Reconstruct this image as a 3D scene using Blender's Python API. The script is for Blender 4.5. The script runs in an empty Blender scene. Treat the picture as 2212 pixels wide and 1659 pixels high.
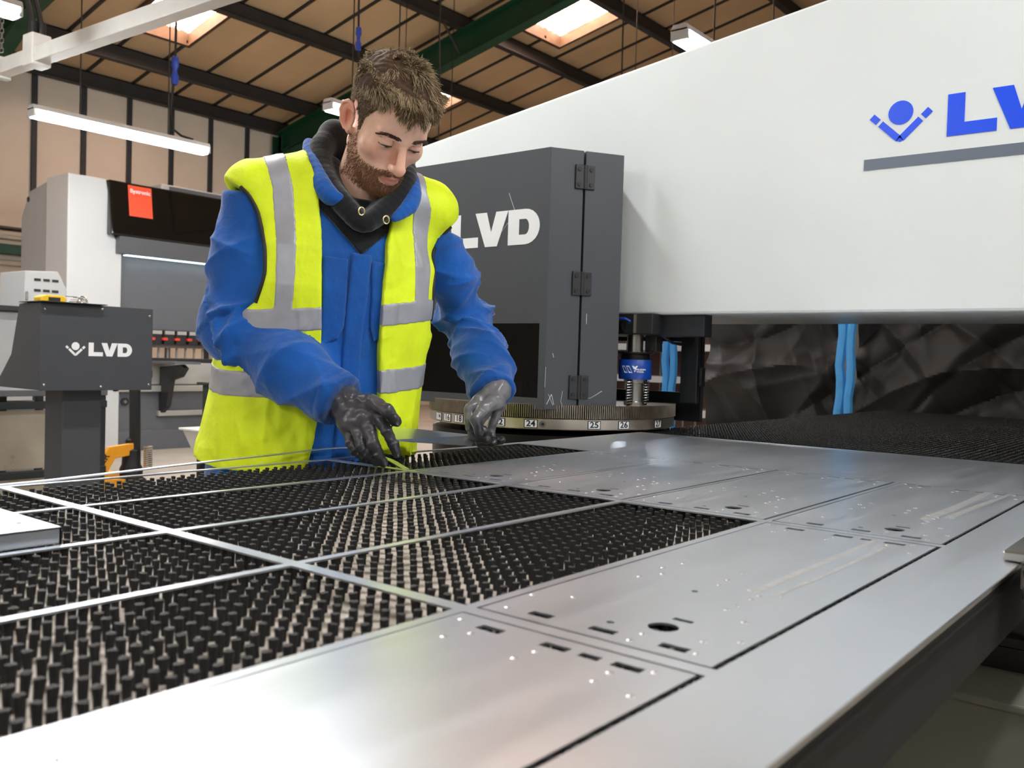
import bpy, bmesh, math, random
import numpy as np
from mathutils import Vector, Matrix
random.seed(7)
rng = np.random.default_rng(7)
scene = bpy.context.scene
COL = scene.collection

# ------------------------------------------------------------------ camera, world, exposure
cam_d = bpy.data.cameras.new('camera')
cam = bpy.data.objects.new('camera', cam_d)
COL.objects.link(cam)
_yaw, _pit, _rol = math.radians(38.97), math.radians(1.58), math.radians(1.69)
_F = Vector((math.cos(_yaw) * math.cos(_pit), math.sin(_yaw) * math.cos(_pit), -math.sin(_pit)))
_R0 = Vector((math.sin(_yaw), -math.cos(_yaw), 0))
_U0 = _R0.cross(_F)
_R = _R0 * math.cos(_rol) + _U0 * math.sin(_rol)
_U = _U0 * math.cos(_rol) - _R0 * math.sin(_rol)
_m = Matrix((_R, _U, -_F)).transposed().to_4x4()
_m.translation = Vector((0, 0, 1.15))
cam.matrix_world = _m
cam_d.sensor_width = 36.0
cam_d.lens = 1962 / 2212 * 36.0
cam_d.clip_start = 0.02
cam_d.clip_end = 200
cam_d.dof.use_dof = True
cam_d.dof.focus_distance = 1.85
cam_d.dof.aperture_fstop = 9.0
scene.camera = cam

world = bpy.data.worlds.new('world')
scene.world = world
world.use_nodes = True
_bg = world.node_tree.nodes['Background']
_bg.inputs[0].default_value = (0.75, 0.85, 1.0, 1)
_bg.inputs[1].default_value = 1.0

vs = scene.view_settings
vs.view_transform = 'Standard'
vs.look = 'None'
vs.gamma = 1.0
vs.use_curve_mapping = False
vs.exposure = 0.24
LAMP_POWER = 62.0
SKY_POWER = 12.0

# ------------------------------------------------------------------ materials
MATS = {}
def srgb(r, g, b):
    f = lambda c: (c / 255 / 12.92) if c / 255 <= 0.04045 else ((c / 255 + 0.055) / 1.055) ** 2.4
    return (f(r), f(g), f(b))

def mat(name, col, rough=0.5, metal=0.0, var=0.06, scale=8.0, bump=0.0, bscale=60.0, spec=0.5,
        emit=None, estr=0.0, coat=0.0, trans=0.0, alpha=1.0, stretch=None, rvar=0.0, sheen=0.0, attr=None, bdist=0.01):
    """principled material whose colour varies with object-space noise"""
    if name in MATS:
        return MATS[name]
    m = bpy.data.materials.new(name)
    m.use_nodes = True
    nt = m.node_tree
    N = nt.nodes
    L = nt.links
    b = N['Principled BSDF']
    b.inputs['Roughness'].default_value = rough
    b.inputs['Metallic'].default_value = metal
    b.inputs['Specular IOR Level'].default_value = spec
    if coat:
        b.inputs['Coat Weight'].default_value = coat
        b.inputs['Coat Roughness'].default_value = 0.08
    if trans:
        b.inputs['Transmission Weight'].default_value = trans
    if sheen:
        b.inputs['Sheen Weight'].default_value = sheen
    if alpha < 1:
        b.inputs['Alpha'].default_value = alpha
    if emit is not None:
        b.inputs['Emission Color'].default_value = (*emit, 1)
        b.inputs['Emission Strength'].default_value = estr
    tc = N.new('ShaderNodeTexCoord')
    src = tc.outputs['Object']
    if stretch:
        mp = N.new('ShaderNodeMapping')
        mp.inputs['Scale'].default_value = stretch
        L.new(src, mp.inputs['Vector'])
        src = mp.outputs['Vector']
    nz = N.new('ShaderNodeTexNoise')
    nz.inputs['Scale'].default_value = scale
    nz.inputs['Detail'].default_value = 6
    L.new(src, nz.inputs['Vector'])
    mr = N.new('ShaderNodeMapRange')
    mr.inputs['From Min'].default_value = 0.3
    mr.inputs['From Max'].default_value = 0.7
    mr.inputs['To Min'].default_value = 1 - var
    mr.inputs['To Max'].default_value = 1 + var
    L.new(nz.outputs['Fac'], mr.inputs['Value'])
    mx = N.new('ShaderNodeMix')
    mx.data_type = 'RGBA'
    mx.blend_type = 'MULTIPLY'
    mx.inputs[0].default_value = 1.0
    if attr:
        at = N.new('ShaderNodeAttribute')
        at.attribute_name = attr
        L.new(at.outputs['Color'], mx.inputs[6])
    else:
        mx.inputs[6].default_value = (*col, 1)
    L.new(mr.outputs['Result'], mx.inputs[7])
    L.new(mx.outputs[2], b.inputs['Base Color'])
    if rvar:
        m2 = N.new('ShaderNodeMapRange')
        m2.inputs['From Min'].default_value = 0.3
        m2.inputs['From Max'].default_value = 0.7
        m2.inputs['To Min'].default_value = max(0.02, rough - rvar)
        m2.inputs['To Max'].default_value = rough + rvar
        L.new(nz.outputs['Fac'], m2.inputs['Value'])
        L.new(m2.outputs['Result'], b.inputs['Roughness'])
    if bump:
        n2 = N.new('ShaderNodeTexNoise')
        n2.inputs['Scale'].default_value = bscale
        n2.inputs['Detail'].default_value = 4
        L.new(src, n2.inputs['Vector'])
        bp = N.new('ShaderNodeBump')
        bp.inputs['Strength'].default_value = bump
        bp.inputs['Distance'].default_value = bdist
        L.new(n2.outputs['Fac'], bp.inputs['Height'])
        L.new(bp.outputs['Normal'], b.inputs['Normal'])
    MATS[name] = m
    return m

# ------------------------------------------------------------------ mesh collector
LOC = {}
def link(o, parent=None):
    COL.objects.link(o)
    if parent is not None:
        o.parent = parent
        LOC[o.name] = LOC.get(parent.name, Vector((0, 0, 0)))
    return o

class MB:
    def __init__(self):
        self.v = []
        self.f = []
    def add(self, vs_, fs_):
        n = len(self.v)
        self.v += [tuple(p) for p in vs_]
        self.f += [tuple(i + n for i in q) for q in fs_]
        return self
    def box(self, lo, hi, M=None):
        x0, y0, z0 = lo
        x1, y1, z1 = hi
        vs_ = [(x0, y0, z0), (x1, y0, z0), (x1, y1, z0), (x0, y1, z0), (x0, y0, z1), (x1, y0, z1), (x1, y1, z1), (x0, y1, z1)]
        if M is not None:
            vs_ = [M @ Vector(p) for p in vs_]
        return self.add(vs_, [(0, 3, 2, 1), (4, 5, 6, 7), (0, 1, 5, 4), (1, 2, 6, 5), (2, 3, 7, 6), (3, 0, 4, 7)])
    def cyl(self, p0, p1, r, r1=None, seg=16, caps=True):
        p0, p1 = Vector(p0), Vector(p1)
        r1 = r if r1 is None else r1
        d = (p1 - p0).normalized()
        a = Vector((0, 0, 1)) if abs(d.z) < 0.9 else Vector((1, 0, 0))
        u = d.cross(a).normalized()
        w = d.cross(u)
        vs_ = []
        for k in range(seg):
            t = 2 * math.pi * k / seg
            e = u * math.cos(t) + w * math.sin(t)
            vs_ += [p0 + e * r, p1 + e * r1]
        fs_ = [(2 * k, 2 * ((k + 1) % seg), 2 * ((k + 1) % seg) + 1, 2 * k + 1) for k in range(seg)]
        if caps:
            fs_ += [tuple(2 * k for k in range(seg))[::-1], tuple(2 * k + 1 for k in range(seg))]
        return self.add(vs_, fs_)
    def tube(self, pts, r, seg=8):
        pts = [Vector(p) for p in pts]
        n = len(pts)
        rs = r if isinstance(r, (list, tuple)) else [r] * n
        vs_, fs_ = [], []
        u = None
        for i, p in enumerate(pts):
            d = (pts[min(i + 1, n - 1)] - pts[max(i - 1, 0)]).normalized()
            if u is None:
                a = Vector((0, 0, 1)) if abs(d.z) < 0.9 else Vector((1, 0, 0))
                u = d.cross(a).normalized()
            else:
                u = (u - d * u.dot(d)).normalized()
            w = d.cross(u)
            for k in range(seg):
                t = 2 * math.pi * k / seg
                vs_.append(p + (u * math.cos(t) + w * math.sin(t)) * rs[i])
        for i in range(n - 1):
            for k in range(seg):
                a, b_ = i * seg + k, i * seg + (k + 1) % seg
                fs_.append((a, b_, b_ + seg, a + seg))
        fs_ += [tuple(range(seg))[::-1], tuple((n - 1) * seg + k for k in range(seg))]
        return self.add(vs_, fs_)
    def prism(self, poly, axis, a, b):
        """poly: 2-D points in the two other axes (cyclic order), extruded along axis from a to b"""
        n = len(poly)
        def P(p, t):
            if axis == 0: return (t, p[0], p[1])
            if axis == 1: return (p[0], t, p[1])
            return (p[0], p[1], t)
        vs_ = [P(p, a) for p in poly] + [P(p, b) for p in poly]
        fs_ = [(i, (i + 1) % n, n + (i + 1) % n, n + i) for i in range(n)]
        fs_ += [tuple(range(n))[::-1], tuple(range(n, 2 * n))]
        return self.add(vs_, fs_)
    def lathe(self, prof, c=(0, 0, 0), seg=24, axis=2):
        vs_, fs_ = [], []
        n = len(prof)
        for k in range(seg):
            t = 2 * math.pi * k / seg
            for r, h in prof:
                p = [0, 0, 0]
                p[axis] = h
                p[(axis + 1) % 3] = r * math.cos(t)
                p[(axis + 2) % 3] = r * math.sin(t)
                vs_.append((p[0] + c[0], p[1] + c[1], p[2] + c[2]))
        for k in range(seg):
            for i in range(n - 1):
                a, b_ = k * n + i, ((k + 1) % seg) * n + i
                fs_.append((a, b_, b_ + 1, a + 1))
        fs_ += [tuple(k * n for k in range(seg))[::-1], tuple(k * n + n - 1 for k in range(seg))]
        return self.add(vs_, fs_)
    def mesh(self, name, off=None, smooth=False):
        me = bpy.data.meshes.new(name)
        vv = self.v if off is None else [(x - off[0], y - off[1], z - off[2]) for x, y, z in self.v]
        me.from_pydata(vv, [], self.f)
        bm = bmesh.new()
        bm.from_mesh(me)
        bmesh.ops.recalc_face_normals(bm, faces=bm.faces[:])
        bm.to_mesh(me)
        bm.free()
        if smooth:
            me.polygons.foreach_set('use_smooth', [True] * len(me.polygons))
            try:
                me.set_sharp_from_angle(angle=math.radians(35))
            except Exception:
                pass
        return me
    def build(self, name, m, parent=None, bevel=0.0, smooth=False, local=False, kind=None):
        off = None
        if parent is not None and not local:
            off = LOC.get(parent.name, None)
        me = self.mesh(name, off, smooth)
        me.materials.append(m)
        o = bpy.data.objects.new(name, me)
        link(o, parent)
        if bevel:
            md = o.modifiers.new('bevel', 'BEVEL')
            md.width = bevel
            md.segments = 2
            md.limit_method = 'ANGLE'
            md.angle_limit = math.radians(40)
        if kind:
            o['kind'] = kind
        return o

def tag(o, label, cat, group=None, kind=None):
    o['label'] = label
    o['category'] = cat
    if group:
        o['group'] = group
    if kind:
        o['kind'] = kind
    return o

def thing(name, label, cat, loc=(0, 0, 0), rz=0.0, group=None, kind=None):
    o = bpy.data.objects.new(name, None)
    o.empty_display_size = 0.05
    COL.objects.link(o)
    o.location = loc
    o.rotation_euler = (0, 0, rz)
    LOC[o.name] = Vector(loc)
    return tag(o, label, cat, group, kind)

def struct(o, label=None):
    o['kind'] = 'structure'
    if label:
        o['label'] = label
    return o

def structure_root(name, loc=(0, 0, 0), label=None):
    o = bpy.data.objects.new(name, None)
    COL.objects.link(o)
    o.location = loc
    LOC[o.name] = Vector(loc)
    o['kind'] = 'structure'
    if label:
        o['label'] = label
    return o

def text_mesh(txt, size, M, name, m, parent, ext=0.0008, bold=0.0, shear=0.0, xscale=1.0):
    """flat lettering; M maps text space (x right, y up, z out) to world"""
    cu = bpy.data.curves.new(name, 'FONT')
    cu.body = txt
    cu.size = size
    cu.extrude = ext
    cu.offset = bold
    cu.shear = shear
    cu.align_x = 'CENTER'
    cu.align_y = 'CENTER'
    cu.resolution_u = 4
    to = bpy.data.objects.new(name, cu)
    COL.objects.link(to)
    dg = bpy.context.evaluated_depsgraph_get()
    dg.update()
    me = bpy.data.meshes.new_from_object(to.evaluated_get(dg))
    bpy.data.objects.remove(to)
    bpy.data.curves.remove(cu)
    off = LOC.get(parent.name, Vector((0, 0, 0)))
    me.transform(Matrix.Translation(-off) @ M @ Matrix.Diagonal((xscale, 1, 1, 1)))
    me.materials.clear()
    me.materials.append(m)
    o = bpy.data.objects.new(name, me)
    link(o, parent)
    return o

def frame(o, x, y):
    """matrix from origin and the two in-plane axes"""
    x = Vector(x).normalized()
    y = Vector(y).normalized()
    z = x.cross(y)
    M = Matrix((x, y, z)).transposed().to_4x4()
    M.translation = Vector(o)
    return M

def flat_shape(mb, polys, M, ext):
    """extruded flat polygons (convex) in text space"""
    for poly in polys:
        n = len(poly)
        vs_ = [M @ Vector((x, y, 0)) for x, y in poly] + [M @ Vector((x, y, ext)) for x, y in poly]
        mb.add(vs_, [tuple(range(n))[::-1], tuple(range(n, 2 * n))] + [(i, (i + 1) % n, n + (i + 1) % n, n + i) for i in range(n)])

def lvd_letters(h):
    """the three heavy block capitals as convex pieces, height h, origin lower corner; also total width"""
    P = {}
    w = 0.38 * h
    P['L'] = [[(0, 0), (1.08 * h, 0), (1.08 * h, 0.30 * h), (w, 0.30 * h)], [(0, 0), (w, 0.30 * h), (w, h), (0, h)]]
    x = 0.96 * h
    P['V'] = [[(x, h), (x + 0.40 * h, 0), (x + 0.62 * h, 0.42 * h), (x + 0.44 * h, h)],
              [(x + 0.40 * h, 0), (x + 0.85 * h, 0), (x + 0.62 * h, 0.42 * h)],
              [(x + 0.85 * h, 0), (x + 1.25 * h, h), (x + 0.80 * h, h), (x + 0.62 * h, 0.42 * h)]]
    x = 2.22 * h
    outer, inner = [], []
    for k in range(13):
        a = -math.pi / 2 + math.pi * k / 12
        outer.append((x + 0.62 * h + 0.52 * h * math.cos(a), 0.5 * h + 0.5 * h * math.sin(a)))
        inner.append((x + 0.62 * h + 0.14 * h * math.cos(a), 0.5 * h + 0.22 * h * math.sin(a)))
    D = []
    for k in range(12):
        D.append([outer[k], outer[k + 1], inner[k + 1], inner[k]])
    D.append([(x, 0), outer[0], inner[0], (x + 0.40 * h, 0.28 * h)])
    D.append([(x, h), (x + 0.40 * h, 0.72 * h), inner[-1], outer[-1]])
    D.append([(x, 0), (x + 0.40 * h, 0.28 * h), (x + 0.40 * h, 0.72 * h), (x, h)])
    P['D'] = D
    return P, 3.36 * h

def y_logo(s):
    """disc over a V with detached tips; s = overall width; origin at centre bottom"""
    P = []
    r = 0.205 * s
    disc = [(0 + r * math.cos(2 * math.pi * k / 28), 0.52 * s + r * math.sin(2 * math.pi * k / 28)) for k in range(28)]
    P.append([disc])
    t = 0.115 * s
    def bar(p, q):
        dx, dy = q[0] - p[0], q[1] - p[1]
        l = math.hypot(dx, dy)
        nx, ny = -dy / l * t / 2, dx / l * t / 2
        return [(p[0] - nx, p[1] - ny), (q[0] - nx, q[1] - ny), (q[0] + nx, q[1] + ny), (p[0] + nx, p[1] + ny)]
    P.append([bar((-0.02 * s, 0.075 * s), (-0.33 * s, 0.37 * s)), bar((0.33 * s, 0.37 * s), (0.02 * s, 0.075 * s)),
              [(-0.06 * s, 0.05 * s), (0, 0.02 * s), (0.06 * s, 0.05 * s), (0, 0.135 * s)]])
    P.append([bar((-0.37 * s, 0.405 * s), (-0.48 * s, 0.51 * s))])
    P.append([bar((0.37 * s, 0.405 * s), (0.48 * s, 0.51 * s))])
    return P
# ================================================================== building
M_wall = mat('cream wall board', srgb(224, 210, 192), 0.75, var=0.05, scale=1.2, bump=0.15, bscale=14)
M_roof = mat('tan roof liner board', srgb(208, 178, 138), 0.7, var=0.10, scale=0.9, bump=0.2, bscale=6)
M_steel = mat('dark painted steel', srgb(46, 42, 40), 0.55, var=0.2, scale=3)
M_rib = mat('charcoal joint strip', srgb(52, 52, 56), 0.5, var=0.1)
M_green = mat('dark green painted steel', srgb(18, 66, 42), 0.45, var=0.12, scale=4)
M_floor = mat('pale concrete floor', srgb(168, 162, 152), 0.6, var=0.15, scale=2.0)
M_kerb = mat('brown skylight kerb', srgb(84, 62, 42), 0.7, var=0.25, scale=6)
M_plainwall = mat('plain painted wall', srgb(190, 186, 180), 0.8, var=0.05, scale=0.7)

def skylight_material():
    m = bpy.data.materials.new('weathered translucent skylight')
    m.use_nodes = True
    N, L = m.node_tree.nodes, m.node_tree.links
    N.clear()
    out = N.new('ShaderNodeOutputMaterial')
    tc = N.new('ShaderNodeTexCoord')
    nz = N.new('ShaderNodeTexNoise')
    nz.inputs['Scale'].default_value = 9
    nz.inputs['Detail'].default_value = 8
    nz.inputs['Roughness'].default_value = 0.7
    L.new(tc.outputs['Object'], nz.inputs['Vector'])
    cr = N.new('ShaderNodeValToRGB')
    cr.color_ramp.elements[0].position = 0.40
    cr.color_ramp.elements[0].color = (0.42, 0.24, 0.14, 1)
    cr.color_ramp.elements[1].position = 0.56
    cr.color_ramp.elements[1].color = (1.0, 0.84, 0.74, 1)
    L.new(nz.outputs['Fac'], cr.inputs['Fac'])
    em = N.new('ShaderNodeEmission')
    em.inputs['Strength'].default_value = SKY_POWER
    L.new(cr.outputs['Color'], em.inputs['Color'])
    df = N.new('ShaderNodeBsdfTranslucent')
    L.new(cr.outputs['Color'], df.inputs['Color'])
    ad = N.new('ShaderNodeAddShader')
    L.new(em.outputs[0], ad.inputs[0])
    L.new(df.outputs[0], ad.inputs[1])
    L.new(ad.outputs[0], out.inputs['Surface'])
    return m
M_sky = skylight_material()

YW, ZE = 15.2, 5.68
TAN = math.tan(math.radians(12))
RIDGE = 1.0
def roof_z(y):
    return ZE + TAN * (YW - y) if y >= RIDGE else ZE + TAN * (YW - RIDGE) - TAN * (RIDGE - y)

floor = MB().box((-9, -13.2, -0.2), (24, 15.2, 0)).build('floor', M_floor)
struct(floor, 'pale concrete workshop floor')

# boarded long wall with vertical joint strips
wall = structure_root('wall_back', (0, YW, 0), 'cream boarded wall with dark vertical joint strips')
RX0, RSP = 6.468 - 0.79 * 3, 0.79
seams = [RX0 + RSP * k for k in range(25)]
for a, b in zip(seams[:-1], seams[1:]):
    MB().box((a + 0.01, YW, 0), (b - 0.01, YW + 0.06, ZE + 0.05)).build('wall_panel', M_wall, wall)
for x in seams[:-1]:
    MB().box((x - 0.04, YW - 0.05, 0), (x + 0.04, YW + 0.02, ZE)).build('joint_strip', M_rib, wall, bevel=0.004)
MB().box((-9, YW, 0), (RX0, YW + 0.06, ZE + 0.05)).build('wall_panel', M_wall, wall)
MB().box((-9, YW - 0.22, 2.55), (10.9, YW - 0.06, 2.70)).build('sheeting_rail', M_green, wall, bevel=0.006)
M_pipe = mat('pale conduit', srgb(196, 186, 172), 0.5)
M_blk = mat('black rubber', srgb(14, 14, 15), 0.5, var=0.1)
MB().tube([(-9, YW - 0.1, 2.95), (10.5, YW - 0.1, 2.95)], 0.035).build('conduit', M_blk, wall, smooth=True)
MB().tube([(-9, YW - 0.1, 2.83), (10.5, YW - 0.1, 2.80)], 0.025).build('conduit', M_pipe, wall, smooth=True)
MB().tube([(-9, YW - 0.1, 2.42), (10.5, YW - 0.1, 2.42)], 0.045).build('conduit', M_pipe, wall, smooth=True)

for nm, lo, hi, lab in (('wall_end', (24, -13.2, 0), (24.2, 15.2, 9), 'plain end wall of the hall'), ('wall_side', (-9.2, -13.2, 0), (-9, 15.2, 9), 'plain end wall behind the camera'),
                   ('wall_front', (-9, -13.4, 0), (24, -13.2, 5.8), 'plain long wall behind the camera')):
    struct(MB().box(lo, hi).build(nm, M_plainwall), lab)

# roof: liner boards between seams and purlins, dark seam bars, purlins, green frames, skylights
ceil = structure_root('ceiling', (0, YW, ZE), 'sloping roof of tan liner boards on dark purlins and green steel frames')
PUR = [15.2, 14.05, 11.93, 10.19, 8.33, 6.45, 4.6, 2.75, 1.0]
SKYL = [(7.0, 8.05, 12.02, 13.38), (12.12, 13.22, 8.42, 9.82), (12.3, 13.36, 12.1, 13.4), (7.0, 8.05, 4.8, 6.2), (1.9, 2.95, 4.8, 6.2), (1.9, 2.95, 8.5, 9.9), (12.12, 13.22, 3.0, 4.4)]  # from the fourth on: unseen skylights added for light consistency
def roof_slab(mb, x0, x1, y0, y1, t0, t1):
    vs_ = []
    for t in (t0, t1):
        vs_ += [(x0, y0, roof_z(y0) + t), (x1, y0, roof_z(y0) + t), (x1, y1, roof_z(y1) + t), (x0, y1, roof_z(y1) + t)]
    mb.add(vs_, [(0, 3, 2, 1), (4, 5, 6, 7), (0, 1, 5, 4), (1, 2, 6, 5), (2, 3, 7, 6), (3, 0, 4, 7)])
def board(x0, x1, y0, y1):
    if x1 - x0 < 0.03 or y1 - y0 < 0.03:
        return
    for sx0, sx1, sy0, sy1 in SKYL:
        if x0 < sx1 - 1e-3 and x1 > sx0 + 1e-3 and y0 < sy1 - 1e-3 and y1 > sy0 + 1e-3:
            board(x0, min(x1, sx0), y0, y1)
            board(max(x0, sx1), x1, y0, y1)
            xa, xb = max(x0, sx0), min(x1, sx1)
            board(xa, xb, y0, min(y1, sy0))
            board(xa, xb, max(y0, sy1), y1)
            return
    b = MB()
    roof_slab(b, x0 + 0.012, x1 - 0.012, y0 + 0.005, y1 - 0.005, 0.0, 0.05)
    b.build('roof_board', M_roof, ceil)
for y1, y0 in zip(PUR[:-1], PUR[1:]):
    for a, b in zip(seams[:-1], seams[1:]):
        board(a, b, y0, y1)
    board(-9, RX0, y0, y1)
for x in seams[:-1]:
    segs = [(RIDGE, YW - 0.05)]
    for sx0, sx1, sy0, sy1 in SKYL:
        if sx0 < x < sx1:
            ns = []
            for a, b in segs:
                if a < sy0: ns.append((a, min(b, sy0)))
                if b > sy1: ns.append((max(a, sy1), b))
            segs = ns
    for a, b in segs:
        q = MB()
        roof_slab(q, x - 0.026, x + 0.026, a, b, -0.025, 0.02)
        q.build('seam_bar', M_steel, ceil)
q = MB()
roof_slab(q, -9, 24, -13.3, RIDGE, 0, 0.05)
q.build('roof_slope', M_roof, ceil)
for y in PUR[1:-1] + [15.08]:
    q = MB()
    z = roof_z(y)
    q.box((-9, y - 0.03, z - 0.26), (24, y + 0.03, z - 0.02))
    q.box((-9, y - 0.10, z - 0.28), (24, y + 0.03, z - 0.255))
    q.box((-9, y - 0.03, z - 0.045), (24, y + 0.10, z - 0.02))
    q.build('purlin', M_steel, ceil, bevel=0.006)
for xf in (5.30, 11.03, 16.8):
    q = MB()
    for lo, hi, w in ((-0.74, -0.72, 0.10), (-0.30, -0.28, 0.10), (-0.72, -0.30, 0.012)):
        roof_slab(q, xf - w, xf + w, RIDGE, YW - 0.2, lo, hi)
    q.box((xf - 0.10, YW - 0.42, 0), (xf + 0.10, YW - 0.40, ZE - 0.3))
    q.box((xf - 0.10, YW - 0.14, 0), (xf + 0.10, YW - 0.12, ZE - 0.3))
    q.box((xf - 0.012, YW - 0.40, 0), (xf + 0.012, YW - 0.14, ZE - 0.3))
    q.add([(xf - 0.1, YW - 0.4, ZE - 1.2), (xf + 0.1, YW - 0.4, ZE - 1.2), (xf + 0.1, YW - 2.6, roof_z(YW - 2.6) - 0.74), (xf - 0.1, YW - 2.6, roof_z(YW - 2.6) - 0.74),
           (xf - 0.1, YW - 0.4, ZE - 0.6), (xf + 0.1, YW - 0.4, ZE - 0.6), (xf + 0.1, YW - 2.5, roof_z(YW - 2.5) - 0.70), (xf - 0.1, YW - 2.5, roof_z(YW - 2.5) - 0.70)],
          [(0, 1, 2, 3), (4, 7, 6, 5), (0, 3, 7, 4), (1, 5, 6, 2), (0, 4, 5, 1), (3, 2, 6, 7)])
    q.build('portal_frame', M_green, ceil)
    for y in PUR[2:5]:
        MB().tube([(xf - 0.5, y, roof_z(y) - 0.2), (xf - 0.02, y, roof_z(y) - 0.68)], 0.018).build('knee_brace', M_steel, ceil, smooth=True)
for i, (x0, x1, y0, y1) in enumerate(SKYL):
    ym = (y0 + y1) / 2
    w = structure_root('window_%d' % (i + 1), ((x0 + x1) / 2, ym, roof_z(ym)), 'corrugated translucent skylight between the purlins')
    q = MB()
    nx = 57
    vs_, fs_ = [], []
    for k in range(nx):
        x = x0 - 0.03 + (x1 - x0 + 0.06) * k / (nx - 1)
        h = 0.17 + 0.035 * math.sin(2 * math.pi * k / 8)
        for y in (y0 - 0.06, y1 + 0.02):
            vs_ += [(x, y, roof_z(y) + h), (x, y, roof_z(y) + h + 0.006)]
    for k in range(nx - 1):
        a = 4 * k
        fs_ += [(a, a + 2, a + 6, a + 4), (a + 1, a + 5, a + 7, a + 3), (a, a + 4, a + 5, a + 1), (a + 2, a + 3, a + 7, a + 6)]
    q.add(vs_, fs_)
    q.build('corrugated_pane', M_sky, w, smooth=True)
    for bx in ((x0 - 0.06, x0, y0 - 0.06, y1 + 0.06), (x1, x1 + 0.06, y0 - 0.06, y1 + 0.06), (x0, x1, y1, y1 + 0.06), (x0, x1, y0 - 0.06, y0)):
        q = MB()
        roof_slab(q, *bx, -0.06, 0.15)
        q.build('kerb', M_kerb, w)
    q = MB()
    nx = 57
    for k in range(nx - 1):
        xa, xb = x0 - 0.03 + (x1 - x0 + 0.06) * k / (nx - 1), x0 - 0.03 + (x1 - x0 + 0.06) * (k + 1) / (nx - 1)

# ------------------------------------------------------------------ lamps
M_lamp = mat('glowing lamp diffuser', (1, 1, 1), 0.4, var=0.0, emit=(0.95, 0.985, 1.0), estr=LAMP_POWER)
M_lampbody = mat('grey lamp housing', srgb(170, 170, 168), 0.5)
M_wire = mat('thin steel wire', srgb(60, 58, 56), 0.4, metal=0.6)
M_chain = mat('dull chain', srgb(140, 134, 126), 0.4, metal=0.8)
M_blue = mat('blue plastic connector', srgb(28, 60, 150), 0.4)

LAMPS = [((3.25, 7.7, 2.985), 'long batten lamp glowing above the white and black press brake'),
         ((0.67, 6.0, 3.16), 'batten lamp whose end glows beside the white trunking'),
         ((4.88, 6.0, 3.16), 'batten lamp glowing behind the hood of the worker'),
         ((4.85, 2.72, 3.08), 'batten lamp glowing over the sloped top edge of the machine frame'),
         ((7.9, 8.7, 3.16), 'batten lamp hidden behind the head of the worker'),
         ((9.2, 6.0, 3.16), 'batten lamp beyond the machine frame, middle row'),
         ((9.2, 2.72, 3.16), 'batten lamp beyond the machine frame, row over the black curtain'),
         ((0.55, 2.72, 3.16), 'batten lamp over the brush table, out of the picture'),
         ((0.55, -0.6, 3.16), 'batten lamp above the camera'),
         ((4.85, -0.6, 3.16), 'batten lamp above the machine throat'),
         ((-3.7, 2.72, 3.16), 'batten lamp beside the camera, outer row'),
         ((-3.7, 6.0, 3.16), 'batten lamp beside the camera, middle row'),
         ((-3.7, -0.6, 3.16), 'unseen batten lamp added behind the camera for front light, first row'),  # behind-camera and end-wall lamps: unseen, added to brighten the worker's front
         ((-3.7, -3.9, 3.16), 'unseen batten lamp added behind the camera for front light, second row'),
         ((0.55, -3.9, 3.16), 'unseen batten lamp added behind the camera for front light, second row, middle'),
         ((4.85, -3.9, 3.16), 'unseen batten lamp added behind the camera for front light, second row, by the machine'),
         ((-7.9, -0.6, 3.16), 'unseen batten lamp added behind the camera for front light, first row, by the end wall'),
         ((-7.9, 2.72, 3.16), 'unseen batten lamp added by the end wall for front light, outer row'),
         ((-0.6, 8.7, 3.16), 'batten lamp outside the picture near the boarded wall')]
def make_lamp(loc, label, ln=1.79):
    x, y, z = loc
    t = thing('batten_lamp', label, 'lamp', loc, group='batten lamps hung in rows')
    MB().prism([(y - 0.045, z), (y + 0.045, z), (y + 0.06, z + 0.03), (y + 0.06, z + 0.06), (y - 0.06, z + 0.06), (y - 0.06, z + 0.03)], 0, x + 0.02, x + ln - 0.02).build('diffuser', M_lamp, t)
    MB().prism([(y - 0.062, z + 0.058), (y + 0.062, z + 0.058), (y + 0.045, z + 0.1), (y - 0.045, z + 0.1)], 0, x, x + ln).build('housing', M_lampbody, t, bevel=0.004)
    for e in (x, x + ln - 0.025):
        MB().box((e, y - 0.058, z + 0.005), (e + 0.025, y + 0.058, z + 0.075)).build('end_cap', M_lampbody, t, bevel=0.004)
    for e in (x + 0.25 * ln, x + 0.75 * ln):
        MB().tube([(e, y, z + 0.1), (e, y, roof_z(y) - 0.05)], 0.006, 5).build('hanging_wire', M_wire, t)
    return t
for loc, label in LAMPS:
    make_lamp(loc, label, 1.06 if loc[:2] == (4.88, 6.0) else 1.6 if loc[1] == 7.7 else 1.79)

def hanging_cable(name, pts, r, label, conn=None, group='cables hanging from the roof'):
    t = thing(name, label, 'cable', pts[0], group=group)
    MB().tube(pts, r, 6).build('flex', M_blk, t, smooth=True)
    if conn:
        c = Vector(conn)
        MB().lathe([(0.012, -0.13), (0.03, -0.12), (0.035, -0.05), (0.022, -0.02), (0.022, 0.02), (0.035, 0.05), (0.03, 0.12), (0.012, 0.13)], c, 12).build('connector', M_blue, t, smooth=True)
    return t
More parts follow.
